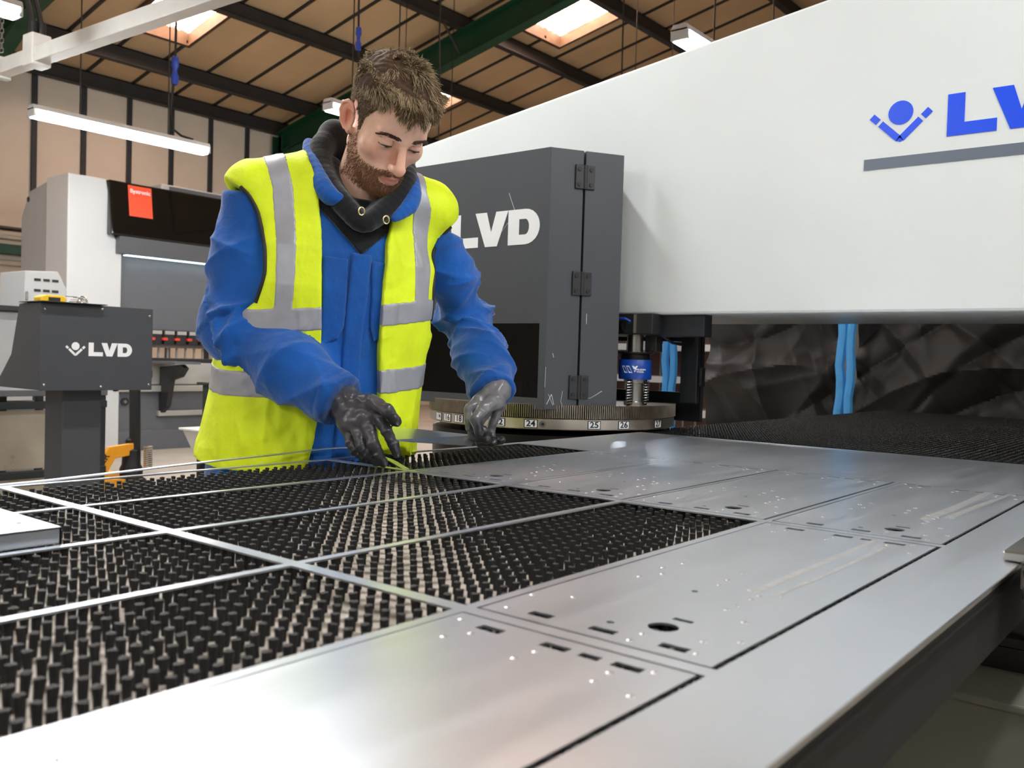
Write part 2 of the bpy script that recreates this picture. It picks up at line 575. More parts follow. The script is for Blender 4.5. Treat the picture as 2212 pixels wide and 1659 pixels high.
# ------------------------------------------------------------------ pale trunking with cables
M_trunk = mat('white painted trunking', srgb(206, 204, 198), 0.45, var=0.08, scale=5)
tr = thing('cable_trunking', 'pale steel trunking slung beneath the roof with two black conduits', 'trunking', (2.88, 7.2, 3.15))
TRM = Matrix.Translation((2.88, 6.73, 0)) @ Matrix.Rotation(math.radians(2.8), 4, 'Z')
MB().box((-0.05, -3.3, 3.13), (0.05, 2.3, 3.235), TRM).build('trunk', M_trunk, tr, bevel=0.006)
MB().box((-0.07, -0.07, 3.11), (0.07, 0.07, 3.33), TRM).build('junction_box', M_trunk, tr, bevel=0.01)
MB().box((-0.06, 0.50, 3.11), (0.06, 0.57, 3.27), TRM).build('clamp', M_trunk, tr, bevel=0.006)
for dx in (-0.03, 0.03):
    pts = []
    for k in range(14):
        t_ = k / 13
        pts.append((2.88 + dx - 0.55 * t_ ** 2, 6.73 + 0.45 * t_ ** 1.6, 3.33 + 0.75 * math.sin(t_ * math.pi / 2) * (1 - 0.15 * t_)))
    MB().tube(pts, 0.02, 8).build('conduit', M_blk, tr, smooth=True)
    MB().cyl((2.88 + dx, 6.73, 3.32), (2.88 + dx, 6.73, 3.42), 0.028).build('gland', M_blk, tr, smooth=True)
ch = MB()
for k in range(22):
    z = 3.30 + k * 0.036
    a = 0.012
    if k % 2: a = 0.004
    ch.tube([(2.854 - a, 7.26, z), (2.854 - a, 7.26, z + 0.03), (2.854 + a, 7.26, z + 0.04), (2.854 + a, 7.26, z + 0.01), (2.854 - a, 7.26, z)], 0.004, 5)
ch.build('chain', M_chain, tr)
# ================================================================== machines
M_offwhite = mat('off white textured machine paint', srgb(216, 219, 217), 0.32, var=0.02, scale=3, bump=0.12, bscale=420, bdist=0.002, spec=0.5)
M_guard = mat('slate grey textured paint', srgb(62, 64, 69), 0.45, var=0.04, scale=5, bump=0.15, bscale=380, bdist=0.002)
M_navy = mat('dark navy painted frame', srgb(32, 34, 40), 0.45, var=0.05)
M_white = mat('white lettering vinyl', srgb(232, 232, 234), 0.4, var=0.02)
M_bluev = mat('bright blue vinyl', srgb(0, 72, 228), 0.28, var=0.02, bump=0.1, bscale=500, bdist=0.002)
M_greyv = mat('grey vinyl stripe', srgb(98, 106, 118), 0.28, var=0.02, bump=0.15, bscale=500, bdist=0.002)
M_iron = mat('satin black hardware', srgb(34, 34, 35), 0.45, var=0.1)
M_turret = mat('bare turret steel', srgb(196, 186, 172), 0.40, metal=1.0, var=0.10, scale=12, rvar=0.08)
M_gear = mat('oiled gear steel', srgb(170, 160, 144), 0.38, metal=1.0, var=0.15, scale=30)
M_steelb = mat('bright steel', srgb(190, 188, 184), 0.22, metal=1.0, var=0.08, scale=20)
M_darkst = mat('dark oiled steel', srgb(40, 38, 36), 0.35, metal=0.7, var=0.2, scale=10)
M_bluet = mat('blue anodised tool holder', srgb(14, 62, 150), 0.35, var=0.05)
def glass_material(name, tint, dens):
    m = bpy.data.materials.new(name)
    m.use_nodes = True
    N, L = m.node_tree.nodes, m.node_tree.links
    N.clear()
    out = N.new('ShaderNodeOutputMaterial')
    tr_ = N.new('ShaderNodeBsdfTransparent')
    tr_.inputs[0].default_value = (*tint, 1)
    gl = N.new('ShaderNodeBsdfGlossy')
    gl.inputs['Roughness'].default_value = 0.04
    fr = N.new('ShaderNodeFresnel')
    fr.inputs['IOR'].default_value = 1.5
    tc = N.new('ShaderNodeTexCoord')
    nz = N.new('ShaderNodeTexNoise')
    nz.inputs['Scale'].default_value = 40
    L.new(tc.outputs['Object'], nz.inputs['Vector'])
    mt = N.new('ShaderNodeMath')
    mt.operation = 'MULTIPLY_ADD'
    mt.inputs[1].default_value = 0.02
    L.new(nz.outputs['Fac'], mt.inputs[0])
    L.new(fr.outputs[0], mt.inputs[2])
    mx = N.new('ShaderNodeMixShader')
    L.new(mt.outputs[0], mx.inputs[0])
    L.new(tr_.outputs[0], mx.inputs[1])
    L.new(gl.outputs[0], mx.inputs[2])
    L.new(mx.outputs[0], out.inputs['Surface'])
    return m
M_tint = glass_material('smoked polycarbonate', (0.16, 0.16, 0.17), 1)
M_clear = glass_material('clear polycarbonate', (0.86, 0.88, 0.9), 1)

press = thing('punch_press', 'turret punch press with large off white overhead frame and slate grey guard', 'machine', (2.72, 1.6, 0))
XB = 2.42
fr_ = MB().prism([(2.62, 1.298), (2.62, 1.905), (-2.4, 2.585), (-2.4, 0.0), (2.62, 0.0), (2.62, 0.62), (-1.3, 0.62), (-1.3, 1.298)], 0, XB, 3.03).build('frame', M_offwhite, press, bevel=0.008)
# blue emblem and letters on the frame's flank (text space: x -> -Y, y -> Z, out -> -X)
def flank(y, z):
    return frame((XB - 0.0004, y, z), (0, -1, 0), (0, 0, 1))
q = MB()
for poly in y_logo(0.148):
    flat_shape(q, poly, flank(0.712, 1.728), 0.001)
q.build('emblem', M_bluev, fr_)
LT, LW = lvd_letters(0.103)
for ch_ in 'LVD':
    q = MB()
    flat_shape(q, LT[ch_], flank(0.601, 1.730), 0.001)
    q.build('letter', M_bluev, fr_)
MB().box((XB - 0.0014, -1.1, 1.667), (XB - 0.0004, 0.799, 1.695)).build('stripe', M_greyv, fr_)
# lower flange of the arm and the parts hung beneath it
MB().box((XB + 0.03, 1.255, 1.232), (2.50, 1.44, 1.30)).build('bracket', M_navy, press, bevel=0.004)
MB().box((2.60, 1.352, 1.025), (2.62, 1.412, 1.30)).build('guard_post', M_navy, press, bevel=0.003)
MB().box((2.60, 1.336, 1.08), (2.625, 1.346, 1.14)).build('latch', M_iron, press, bevel=0.002)
rg = MB()
rg.box((2.72, 1.40, 0.96), (2.74, 2.25, 1.055)).box((2.72, 1.40, 1.225), (2.74, 2.25, 1.26)).box((2.72, 2.2, 1.055), (2.74, 2.25, 1.225)).box((2.72, 1.40, 1.055), (2.74, 1.47, 1.225))
rgo = rg.build('rear_guard', M_navy, press)
MB().box((2.728, 1.47, 1.055), (2.732, 2.2, 1.225)).build('pane', M_clear, rgo)
# turret
TC = (2.48, 1.83)
MB().lathe([(0.02, 0.943), (0.405, 0.943), (0.410, 0.946), (0.410, 0.976), (0.404, 0.979), (0.02, 0.979)], (TC[0], TC[1], 0), 96).build('turret_ring', M_turret, press, smooth=True)
nt_ = 396
vs_, fs_ = [], []
for k in range(nt_):
    for dt, rr in ((0.0, 0.405), (0.28, 0.414), (0.62, 0.414), (0.9, 0.405)):
        a = 2 * math.pi * (k + dt) / nt_
        vs_ += [(TC[0] + rr * math.cos(a), TC[1] + rr * math.sin(a), 0.979), (TC[0] + rr * math.cos(a), TC[1] + rr * math.sin(a), 1.018)]
n_ = nt_ * 4
fs_ = [(2 * i, 2 * ((i + 1) % n_), 2 * ((i + 1) % n_) + 1, 2 * i + 1) for i in range(n_)] + [tuple(2 * i + 1 for i in range(n_)), tuple(2 * i for i in range(n_))[::-1]]
MB().add(vs_, fs_).build('gear_ring', M_gear, press)
MB().lathe([(0.02, 0.80), (0.40, 0.80), (0.40, 0.925), (0.3, 0.93), (0.02, 0.93)], (TC[0], TC[1], 0), 64).build('lower_turret', M_darkst, press, smooth=True)
MB().lathe([(0.02, 0.93), (0.12, 0.93), (0.12, 0.945), (0.02, 0.945)], (TC[0], TC[1], 0), 32).build('spindle', M_darkst, press, smooth=True)
MB().lathe([(0.02, 1.018), (0.1, 1.018), (0.1, 1.298), (0.02, 1.298)], (TC[0] + 0.1, TC[1] + 0.1, 0), 32).build('upper_spindle', M_darkst, press, smooth=True)
for num, deg in (('14', 155.75), ('16', 164), ('18', 172.5), ('20', 181.5), ('22', 194), ('24', 208), ('25', 234.5), ('26', 248.5), ('27', 270.25)):
    a = math.radians(deg)
    nrm = Vector((math.cos(a), math.sin(a), 0))
    tx = Vector((-math.sin(a), math.cos(a), 0))
    c0 = Vector((TC[0], TC[1], 0.961)) + nrm * 0.4095
    def plate(wd, ht, o0, o1, nm, mm, par):
        M = frame(c0 + nrm * o0, tx, (0, 0, 1))
        z0 = M.to_3x3() @ Vector((0, 0, 1))
        s = 1 if z0.dot(nrm) > 0 else -1
        q = MB()
        flat_shape(q, [[(-wd, -ht), (wd, -ht), (wd, ht), (-wd, ht)]], M, (o1 - o0) * s)
        return q.build(nm, mm, par)
    pl = plate(0.0205, 0.0125, 0.0, 0.0012, 'number_plate', M_blk, press)
    plate(0.0180, 0.0105, 0.0012, 0.0016, 'plate_face', M_white, pl)
    text_mesh(num, 0.0245, frame(c0 + nrm * 0.0018, tx, (0, 0, 1)), 'digits', M_blk, pl, ext=0.0003, bold=0.0006, xscale=1.15)
a = math.radians(213)
nrm = Vector((math.cos(a), math.sin(a), 0))
p_ = Vector((TC[0], TC[1], 0.961)) + nrm * 0.408
sc_ = MB().cyl(p_, p_ + nrm * 0.004, 0.0105, seg=20).build('plug_screw', M_steelb, press, smooth=True)
MB().cyl(p_ + nrm * 0.004, p_ + nrm * 0.0045, 0.005, seg=6).build('hex_socket', M_blk, sc_)
# punch tools standing on the turret
def tool(deg, rad=0.352):
    a = math.radians(deg)
    cx, cy = TC[0] + rad * math.cos(a), TC[1] + rad * math.sin(a)
    t = MB().lathe([(0.02, 1.098), (0.049, 1.098), (0.051, 1.101), (0.051, 1.156), (0.049, 1.159), (0.02, 1.159)], (cx, cy, 0), 40).build('tool_holder', M_bluet, press, smooth=True)
    MB().lathe([(0.01, 1.018), (0.032, 1.018), (0.032, 1.028), (0.026, 1.030), (0.026, 1.085), (0.034, 1.087), (0.034, 1.098), (0.01, 1.098)], (cx, cy, 0), 24).build('punch_stem', M_steelb, t, smooth=True)
    MB().lathe([(0.01, 1.159), (0.044, 1.159), (0.044, 1.176), (0.057, 1.178), (0.057, 1.182), (0.01, 1.182)], (cx, cy, 0), 32).build('tool_cap', M_darkst, t, smooth=True)
    for s in (-1, 1):
        sx, sy = cx - 0.042 * s * math.sin(a) + 0.012 * math.cos(a), cy + 0.042 * s * math.cos(a) + 0.012 * math.sin(a)
        pts = [(sx + 0.009 * math.cos(2 * math.pi * k / 8), sy + 0.009 * math.sin(2 * math.pi * k / 8), 1.02 + 0.0082 * k / 8) for k in range(8 * 9)]
        MB().tube(pts, 0.0022, 5).build('spring', M_steelb, t, smooth=True)
        MB().cyl((sx, sy, 1.018), (sx, sy, 1.10), 0.004, seg=8).build('guide_pin', M_darkst, t)
    return t, (cx, cy)
for deg, rad in ((200, 0.30), (225, 0.30), (245, 0.26)):
    tool(deg, rad)
tl, tcx = tool(263)
# maker's mark on the front tool holder, wrapped around the cylinder
q = MB()
def wrap(u, v):
    d = math.atan2(-tcx[1], -tcx[0])
    a = d - 0.28 + u / 0.0512
    return (tcx[0] + 0.0515 * math.cos(a), tcx[1] + 0.0515 * math.sin(a), v)
def wrapped(poly):
    n = len(poly)
    fs = [tuple(range(n))]
    q.add([wrap(*p) for p in poly], fs)
for x0 in (-0.031, -0.0155):
    wrapped([(x0, 1.140), (x0 + 0.011, 1.140), (x0 + 0.022, 1.118), (x0 + 0.011, 1.118)])
wrapped([(0.004, 1.140), (0.010, 1.140), (0.0115, 1.128)])
wrapped([(0.017, 1.140), (0.023, 1.140), (0.0155, 1.128)])
wrapped([(0.0105, 1.126), (0.0165, 1.126), (0.0135, 1.120)])
wrapped([(0.0135 + 0.0042 * math.cos(k * math.pi / 6), 1.1335 + 0.0042 * math.sin(k * math.pi / 6)) for k in range(12)])
q.build('maker_mark', M_white, tl)
a_ = math.atan2(-tcx[1], -tcx[0])
for k, (txt, z) in enumerate((('WILSON', 1.1285), ('TOOL', 1.1215))):
    a2 = a_ - 0.28 + 0.030 / 0.0512
    nrm = Vector((math.cos(a2), math.sin(a2), 0))
    text_mesh(txt, 0.0068, frame(Vector((tcx[0], tcx[1], z)) + nrm * 0.0522, (-math.sin(a2), math.cos(a2), 0), (0, 0, 1)), 'lettering', M_white, tl, ext=0.0002, bold=0.0002, xscale=1.3)
# ram and valve block above the tool
MB().cyl((tcx[0] + 0.01, tcx[1] + 0.01, 1.182), (tcx[0] + 0.01, tcx[1] + 0.01, 1.245), 0.026, seg=28).build('ram_shaft', M_steelb, press, smooth=True)
MB().box((tcx[0] + 0.02, tcx[1] - 0.06, 1.185), (tcx[0] + 0.06, tcx[1] - 0.02, 1.235)).build('sensor_block', M_iron, press, bevel=0.002)
vb = MB().box((tcx[0] - 0.05, tcx[1] - 0.085, 1.236), (tcx[0] + 0.2, tcx[1] + 0.2, 1.300)).build('valve_block', M_iron, press, bevel=0.003)
MB().cyl((tcx[0] - 0.056, tcx[1] + 0.01, 1.262), (tcx[0] - 0.056, tcx[1] + 0.2, 1.262), 0.017, seg=20).build('cylinder', M_darkst, vb, smooth=True)
MB().tube([(tcx[0] - 0.06, tcx[1] + 0.15, 1.285), (tcx[0] - 0.068, tcx[1] + 0.05, 1.285), (tcx[0] - 0.068, tcx[1] + 0.0, 1.283), (tcx[0] - 0.06, tcx[1] - 0.012, 1.277), (tcx[0] - 0.05, tcx[1] - 0.005, 1.272)], 0.004, 8).build('air_hose', M_blue, vb, smooth=True)
MB().box((tcx[0] - 0.055, tcx[1] - 0.03, 1.24), (tcx[0] - 0.049, tcx[1] - 0.022, 1.297)).build('edge_strip', M_turret, vb)
MB().tube([(2.5, 1.42, 1.235), (2.52, 1.40, 1.215), (2.56, 1.385, 1.21), (2.6, 1.37, 1.225), (2.62, 1.36, 1.24)], 0.005, 6).build('cable', M_blk, press, smooth=True)
# guard around the turret head
gd = MB()
XG = 2.12
gz0, gz1 = 1.004, 1.768
wy0, wy1, wz0, wz1 = 1.618, 2.20, 1.037, 1.257
gd.box((XG, 1.595, wz1), (XG + 0.02, 2.32, gz1)).box((XG, 1.595, gz0), (XG + 0.02, 2.32, wz0)).box((XG, 1.595, wz0), (XG + 0.02, wy0, wz1)).box((XG, wy1, wz0), (XG + 0.02, 2.32, wz1))
gd.box((XG, 2.30, gz0), (XB, 2.32, gz1)).box((XG + 0.02, 1.6, gz1 - 0.02), (XB, 2.3, gz1))
g = gd.build('guard', M_guard, press)
MB().box((XG + 0.006, wy0 - 0.004, wz0 - 0.004), (XG + 0.010, wy1, wz1 + 0.004)).build('tinted_pane', M_tint, g)
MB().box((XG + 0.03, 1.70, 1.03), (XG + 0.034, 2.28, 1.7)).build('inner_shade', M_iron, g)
def cham(s):
    return Vector((XG + 0.86 * s, 1.595 - 0.51 * s, 0))
def slab(s0, s1, nm, par):
    inn = Vector((0.51, 0.86, 0)) * 0.02
    q = MB()
    a, b = cham(s0), cham(s1)
    q.prism([(a.x, a.y), (b.x, b.y), (b.x + inn.x, b.y + inn.y), (a.x + inn.x, a.y + inn.y)], 2, gz0, gz1)
    return q.build(nm, M_guard, par, bevel=0.002)
slab(0.0, 0.1065, 'guard_corner', press)
gdoor = slab(0.1125, 0.238, 'guard_door', press)
q = MB()
a, b = cham(0.10), cham(0.12)
q.prism([(a.x + 0.015, a.y + 0.02), (b.x + 0.015, b.y + 0.02), (b.x + 0.02, b.y + 0.03), (a.x + 0.02, a.y + 0.03)], 2, gz0, gz1)
q.build('door_seal', M_blk, press)
tdir = Vector((0.86, -0.51, 0))
ndir = Vector((-0.51, -0.86, 0))
for hz in (1.690, 1.378, 1.072):
    h = MB()
    for s0, s1 in ((0.0785, 0.1065), (0.1125, 0.1405)):
        a, b = cham(s0), cham(s1)
        h.prism([(a.x, a.y), (b.x, b.y), (b.x + ndir.x * 0.007, b.y + ndir.y * 0.007), (a.x + ndir.x * 0.007, a.y + ndir.y * 0.007)], 2, hz - 0.035, hz + 0.035)
    c_ = cham(0.1095) + ndir * 0.005
    ho = h.build('hinge', M_iron, press, bevel=0.0015)
    MB().cyl((c_.x, c_.y, hz - 0.035), (c_.x, c_.y, hz + 0.035), 0.0065, seg=12).build('knuckle', M_iron, ho, smooth=True)
    for s in (0.0905, 0.1285):
        for dz in (-0.022, 0.022):
            p = cham(s) + ndir * 0.007
            MB().cyl((p.x, p.y, hz + dz), (p.x + ndir.x * 0.0025, p.y + ndir.y * 0.0025, hz + dz), 0.0062, seg=14).build('screw', M_blk, ho, smooth=True)
LT, LW = lvd_letters(0.105)
for ch_ in 'LVD':
    q = MB()
    flat_shape(q, LT[ch_], frame((XG - 0.0003, 1.980, 1.491), (0, -1, 0), (0, 0, 1)), 0.0008)
    q.build('letter', M_white, g)
# pale scratches through the paint
M_scr = mat('bare metal scratch', srgb(205, 208, 212), 0.4, var=0.02)
def scratch(pts, w, par, on):
    q = MB()
    pts = [on(*p) for p in pts]
    for p0, p1 in zip(pts[:-1], pts[1:]):
        q.tube([p0, p1], w, 4)
    q.build('scratch', M_scr, par)
onfront = lambda y, z: (XG - 0.0001, y, z)
def oncham(s, z):
    p = cham(s) + ndir * 0.0001
    return (p.x, p.y, z)
scratch([(1.748, 1.648), (1.715, 1.575), (1.735, 1.585)], 0.0007, g, onfront)
scratch([(1.80, 1.506), (1.742, 1.566)], 0.0006, g, onfront)
scratch([(0.01, 1.02), (0.025, 1.05), (0.033, 1.02)], 0.0010, press, oncham)
scratch([(0.015, 1.05), (0.03, 1.018)], 0.0008, press, oncham)
scratch([(0.06, 1.06), (0.055, 1.03), (0.062, 1.012)], 0.0007, press, oncham)
scratch([(0.118, 1.042), (0.15, 1.040), (0.172, 1.052), (0.188, 1.062)], 0.0009, gdoor, oncham)
scratch([(0.004, 1.13), (0.003, 1.07)], 0.0006, press, oncham)
scratch([(0.025, 1.17), (0.028, 1.158)], 0.0009, press, oncham)
scratch([(0.13, 1.29), (0.13, 1.26)], 0.0009, gdoor, oncham)

# ------------------------------------------------------------------ lower machine bed in the dark, front right
M_bed = mat('olive grey machine cover', srgb(112, 112, 100), 0.6, var=0.12, scale=4)
bed = thing('machine_bed', 'olive grey low machine cover beneath the overhanging sheet', 'machine', (2.1, -0.2, 0))
MB().box((1.86, -1.6, 0.0), (2.40, 1.15, 0.535)).build('side_cover', M_bed, bed, bevel=0.006)
MB().box((1.85, -1.6, 0.535), (2.06, 1.16, 0.55)).build('cover_ledge', M_bed, bed, bevel=0.004)
MB().box((2.06, -1.6, 0.535), (2.40, 1.15, 0.76)).build('rail_housing', M_iron, bed, bevel=0.01)
MB().box((2.035, -1.6, 0.60), (2.062, 1.15, 0.625)).build('guide_rail', M_darkst, bed, bevel=0.004)

# ------------------------------------------------------------------ press brake against the boarded wall
M_pbwhite = mat('light grey cabinet paint', srgb(196, 198, 198), 0.4, var=0.02, scale=2)
M_pbgrey = mat('mid grey cabinet paint', srgb(158, 160, 160), 0.45, var=0.03)
M_pbdark = mat('graphite cabinet paint', srgb(92, 94, 98), 0.45, var=0.03)
M_gloss = mat('black gloss hood', srgb(8, 10, 11), 0.06, var=0.05, coat=0.6)
M_red = mat('red orange badge', srgb(238, 84, 52), 0.4, var=0.02)
M_redc = mat('red plastic lever', srgb(220, 62, 44), 0.4, var=0.02)
pb = thing('press_brake', 'light grey press brake with black gloss hood and red badge', 'machine', (5.7, 10.0, 0))
X0, YF = 4.44, 9.6
MB().prism([(X0, 0.0), (5.03, 0.0), (5.03, 2.17), (4.948, 2.354), (4.845, 2.952), (X0, 2.952)], 1, YF, 10.1).build('column', M_pbwhite, pb, bevel=0.012)
MB().prism([(10.1, 0.0), (10.75, 0.0), (10.75, 2.58), (10.55, 2.845), (10.1, 2.92)], 0, X0 + 0.02, X0 + 0.08).build('rear_side', M_pbgrey, pb, bevel=0.006)
MB().cyl((X0 + 0.015, 10.58, 2.76), (X0 + 0.03, 10.58, 2.76), 0.03).build('lifting_eye', M_iron, pb)
XR = 7.6
MB().prism([(XR - 0.59, 0.0), (XR, 0.0), (XR, 2.952), (XR - 0.4, 2.952), (XR - 0.5, 2.354), (XR - 0.59, 2.17)], 1, YF, 10.1).build('column', M_pbwhite, pb, bevel=0.012)
MB().prism([(9.58, 2.952), (9.50, 2.354), (9.62, 2.354), (10.1, 2.354), (10.1, 2.952)], 0, 4.86, XR - 0.4).build('hood', M_gloss, pb, bevel=0.02)
MB().prism([(9.50, 2.352), (9.56, 2.17), (9.75, 2.17), (10.0, 2.352)], 0, 4.96, XR - 0.5).build('hood_lip', M_pbdark, pb, bevel=0.006)
bd = MB().prism([(9.578, 2.925), (9.528, 2.585), (9.52, 2.585), (9.565, 2.925)], 0, 5.07, 5.34).build('badge', M_red, pb, bevel=0.002)
text_mesh('Bystronic', 0.062, frame((5.205, 9.554, 2.862), (1, 0, 0), (0, 0.13, 1)), 'lettering', M_white, bd, ext=0.001, bold=0.0012)
MB().box((4.95, 9.74, 1.36), (XR - 0.5, 10.0, 2.36)).build('ram_beam', M_pbdark, pb, bevel=0.006)
M_ledw = mat('cool work light', (1, 1, 1), 0.4, var=0.0, emit=(0.72, 0.9, 1.0), estr=3.5)
MB().box((5.1, 9.62, 2.163), (XR - 0.6, 9.70, 2.172)).build('work_light', M_ledw, pb)
MB().box((5.65, 9.9, 2.952), (6.65, 10.3, 3.07)).build('top_unit', M_pbwhite, pb, bevel=0.02)
MB().box((5.75, 9.892, 2.975), (6.6, 9.902, 3.05)).build('vent_grille', M_pbdark, pb)
M_alu = mat('pale machined aluminium', srgb(186, 184, 178), 0.4, metal=0.5, var=0.05)
for k in range(16):
    x = 4.98 + k * 0.155
    cl = MB().box((x, 9.69, 1.20), (x + 0.125, 9.76, 1.36)).build('tool_clamp', M_iron, pb, bevel=0.006)
    MB().box((x + 0.005, 9.675, 1.315), (x + 0.12, 9.70, 1.355)).build('clamp_plate', M_alu, cl)
    MB().box((x - 0.03, 9.66, 1.245), (x + 0.03, 9.70, 1.275)).build('lever', M_redc, cl, bevel=0.004)
MB().box((4.98, 9.76, 1.16), (XR - 0.5, 9.78, 1.24)).build('punch_rail', M_steelb, pb)
for k in range(20):
    x = 5.05 + k * 0.115
    MB().box((x, 9.86, 1.0), (x + 0.02, 9.88, 1.24)).build('back_gauge_finger', M_alu, pb)
MB().box((4.95, 9.70, 0.99), (XR - 0.5, 9.95, 1.04)).build('die_rail', M_iron, pb, bevel=0.004)
MB().box((4.95, 9.64, 0.74), (XR - 0.5, 10.0, 0.99)).build('bed_beam', M_alu, pb, bevel=0.008)
MB().box((4.95, 9.66, 0.15), (XR - 0.5, 10.0, 0.74)).build('apron', M_pbdark, pb, bevel=0.01)
MB().box((4.95, 9.60, 0.66), (XR - 0.5, 9.66, 0.73)).build('light_strip', M_alu, pb, bevel=0.006)
MB().box((5.5, 9.60, 0.38), (XR - 0.5, 9.66, 0.44)).build('foot_rail', M_alu, pb, bevel=0.006)
MB().box((4.95, 9.62, 0.0), (XR - 0.5, 9.7, 0.22)).build('kick_plate', M_pbdark, pb, bevel=0.006)
for x in (5.12, 6.15, 7.0):
    b_ = MB().cyl((x, 9.66, 0.55), (x, 9.64, 0.55), 0.045, seg=20).build('lifting_socket', M_iron, pb, smooth=True)
    MB().cyl((x, 9.64, 0.55), (x, 9.635, 0.55), 0.018, seg=12).build('bolt', M_steelb, b_, smooth=True)
for x in (5.55, 6.55):
    s_ = MB().prism([(9.64, 0.94), (9.20, 0.98), (9.12, 0.94), (9.22, 0.84), (9.40, 0.80), (9.48, 0.50), (9.60, 0.42), (9.64, 0.42)], 0, x - 0.03, x + 0.03).build('support_arm', M_iron, pb, bevel=0.006)
    MB().box((x - 0.16, 9.10, 0.985), (x + 0.16, 9.64, 1.01)).build('arm_plate', M_pbdark, s_, bevel=0.003)
    MB().box((x - 0.30, 9.63, 0.82), (x - 0.12, 9.642, 0.90)).build('knob', M_iron, s_)

# ------------------------------------------------------------------ control console
cs = thing('control_console', 'slate grey operator console on a post with white lettering on its back', 'console', (2.05, 4.3, 0))
cbx = MB().prism([(4.14, 0.950), (4.14, 1.338), (4.35, 1.338), (4.43, 1.105), (4.56, 0.99), (4.56, 0.950)], 0, 1.80, 2.325).build('housing', M_guard, cs, bevel=0.004)
MB().box((1.798, 4.132, 0.948), (2.328, 4.14, 1.340)).build('back_plate', M_guard, cs, bevel=0.003)
for x, z in ((1.818, 1.312), (2.075, 1.325), (2.310, 1.305), (1.818, 0.975), (2.075, 0.965), (2.310, 0.975)):
    MB().lathe([(0.002, 0.0), (0.007, 0.0), (0.006, 0.003), (0.002, 0.005)], (0, 0, 0), 12, axis=1).build('screw', M_steelb, cs, smooth=True).location = Vector((x, 4.132, z)) - Vector((2.05, 4.3, 0))
for o in list(cs.children):
    if o.name.startswith('screw'):
        o.rotation_euler = (0, 0, math.pi)
        for v in o.data.vertices:
            v.co += Vector((2.05, 4.3, 0))
        for v in o.data.vertices:
            v.co -= Vector((0, 0, 0))
LT, LW = lvd_letters(0.062)
q = MB()
for poly in y_logo(0.088):
    flat_shape(q, poly, frame((1.955, 4.1315, 1.104), (1, 0, 0), (0, 0, 1)), 0.0008)
q.build('emblem', M_white, cs)
for ch_ in 'LVD':
    q = MB()
    flat_shape(q, LT[ch_], frame((2.015, 4.1315, 1.106), (1, 0, 0), (0, 0, 1)), 0.0008)
    q.build('letter', M_white, cs)
MB().box((1.955, 4.25, 0.0), (2.14, 4.43, 0.95)).build('post', M_guard, cs, bevel=0.006)
MB().box((1.85, 4.15, 0.0), (2.25, 4.55, 0.03)).build('foot_plate', M_guard, cs, bevel=0.004)
MB().cyl((2.325, 4.3, 1.08), (2.35, 4.3, 1.08), 0.04, seg=20).build('tilt_knob', M_iron, cs, smooth=True)
# clipboard and what lies on it
M_clip = mat('black clipboard', srgb(20, 20, 22), 0.45)
cbd = MB().box((1.79, 4.09, 1.3405), (2.08, 4.33, 1.3445)).build('clipboard', M_clip, None, bevel=0.001)
tag(cbd, 'black clipboard overhanging the top of the slate console', 'clipboard')
M_yel = mat('yellow plastic', srgb(236, 186, 22), 0.4)
tm = thing('tape_measure', 'yellow cased tool lying on the black clipboard', 'tool', (1.87, 4.2, 1.3447))
MB().prism([(1.815, 1.3447), (1.925, 1.3447), (1.935, 1.358), (1.92, 1.374), (1.84, 1.376), (1.815, 1.366)], 1, 4.17, 4.24).build('case', M_yel, tm, bevel=0.005)
MB().box((1.85, 4.165, 1.350), (1.90, 4.17, 1.365)).build('grip', M_iron, tm)
ks = thing('bunch_of_keys', 'silver bunch of keys and fittings on the clipboard', 'keys', (1.98, 4.2, 1.3447))
for k in range(9):
    x, y = 2.0 + rng.uniform(-0.035, 0.045), 4.16 + rng.uniform(-0.02, 0.05)
    a = rng.uniform(0, 6.28)
    z = 1.3449 + k * 0.0035
    kk = MB()
    kk.lathe([(0.004, z), (0.012, z), (0.012, z + 0.003), (0.004, z + 0.003)], (x, y, 0), 14)
    c_, s_ = math.cos(a), math.sin(a)
    kk.box((0.01, -0.004, z), (0.038, 0.004, z + 0.003), Matrix.Translation((x, y, 0)) @ Matrix.Rotation(a, 4, 'Z'))
    kk.build('key', M_steelb, ks, smooth=False)
MB().tube([(2.0 + 0.018 * math.cos(t), 4.16 + 0.01 * math.sin(t), 1.362 + 0.016 * math.sin(t)) for t in np.linspace(0, 6.28, 18)], 0.003, 6).build('ring', M_steelb, ks, smooth=True)

# ------------------------------------------------------------------ white vented cabinet, bench, pallet truck, tray
wc = thing('vented_cabinet', 'white electrical cabinet with slotted vents on a grey plinth', 'cabinet', (2.8, 7.6, 0))
MB().box((2.30, 7.3, 0.0), (3.25, 8.3, 1.40)).build('plinth', M_pbgrey, wc, bevel=0.01)
MB().box((2.25, 7.25, 1.40), (3.28, 8.35, 1.44)).build('plinth_top', M_iron, wc, bevel=0.005)
MB().prism([(3.08, 1.44), (3.40, 1.44), (3.40, 1.60), (3.33, 1.735), (3.08, 1.72)], 1, 7.35, 7.8).build('cabinet_box', M_pbwhite, wc, bevel=0.006)
for zz in (1.565, 1.648):
    for k in range(3):
        x = 3.150 + k * 0.068
        MB().box((x, 7.345, zz), (x + 0.048, 7.352, zz + 0.02)).build('vent_slot', M_iron, wc)
MB().box((3.085, 7.34, 1.49), (3.10, 7.35, 1.56)).build('handle', M_steelb, wc, bevel=0.002)

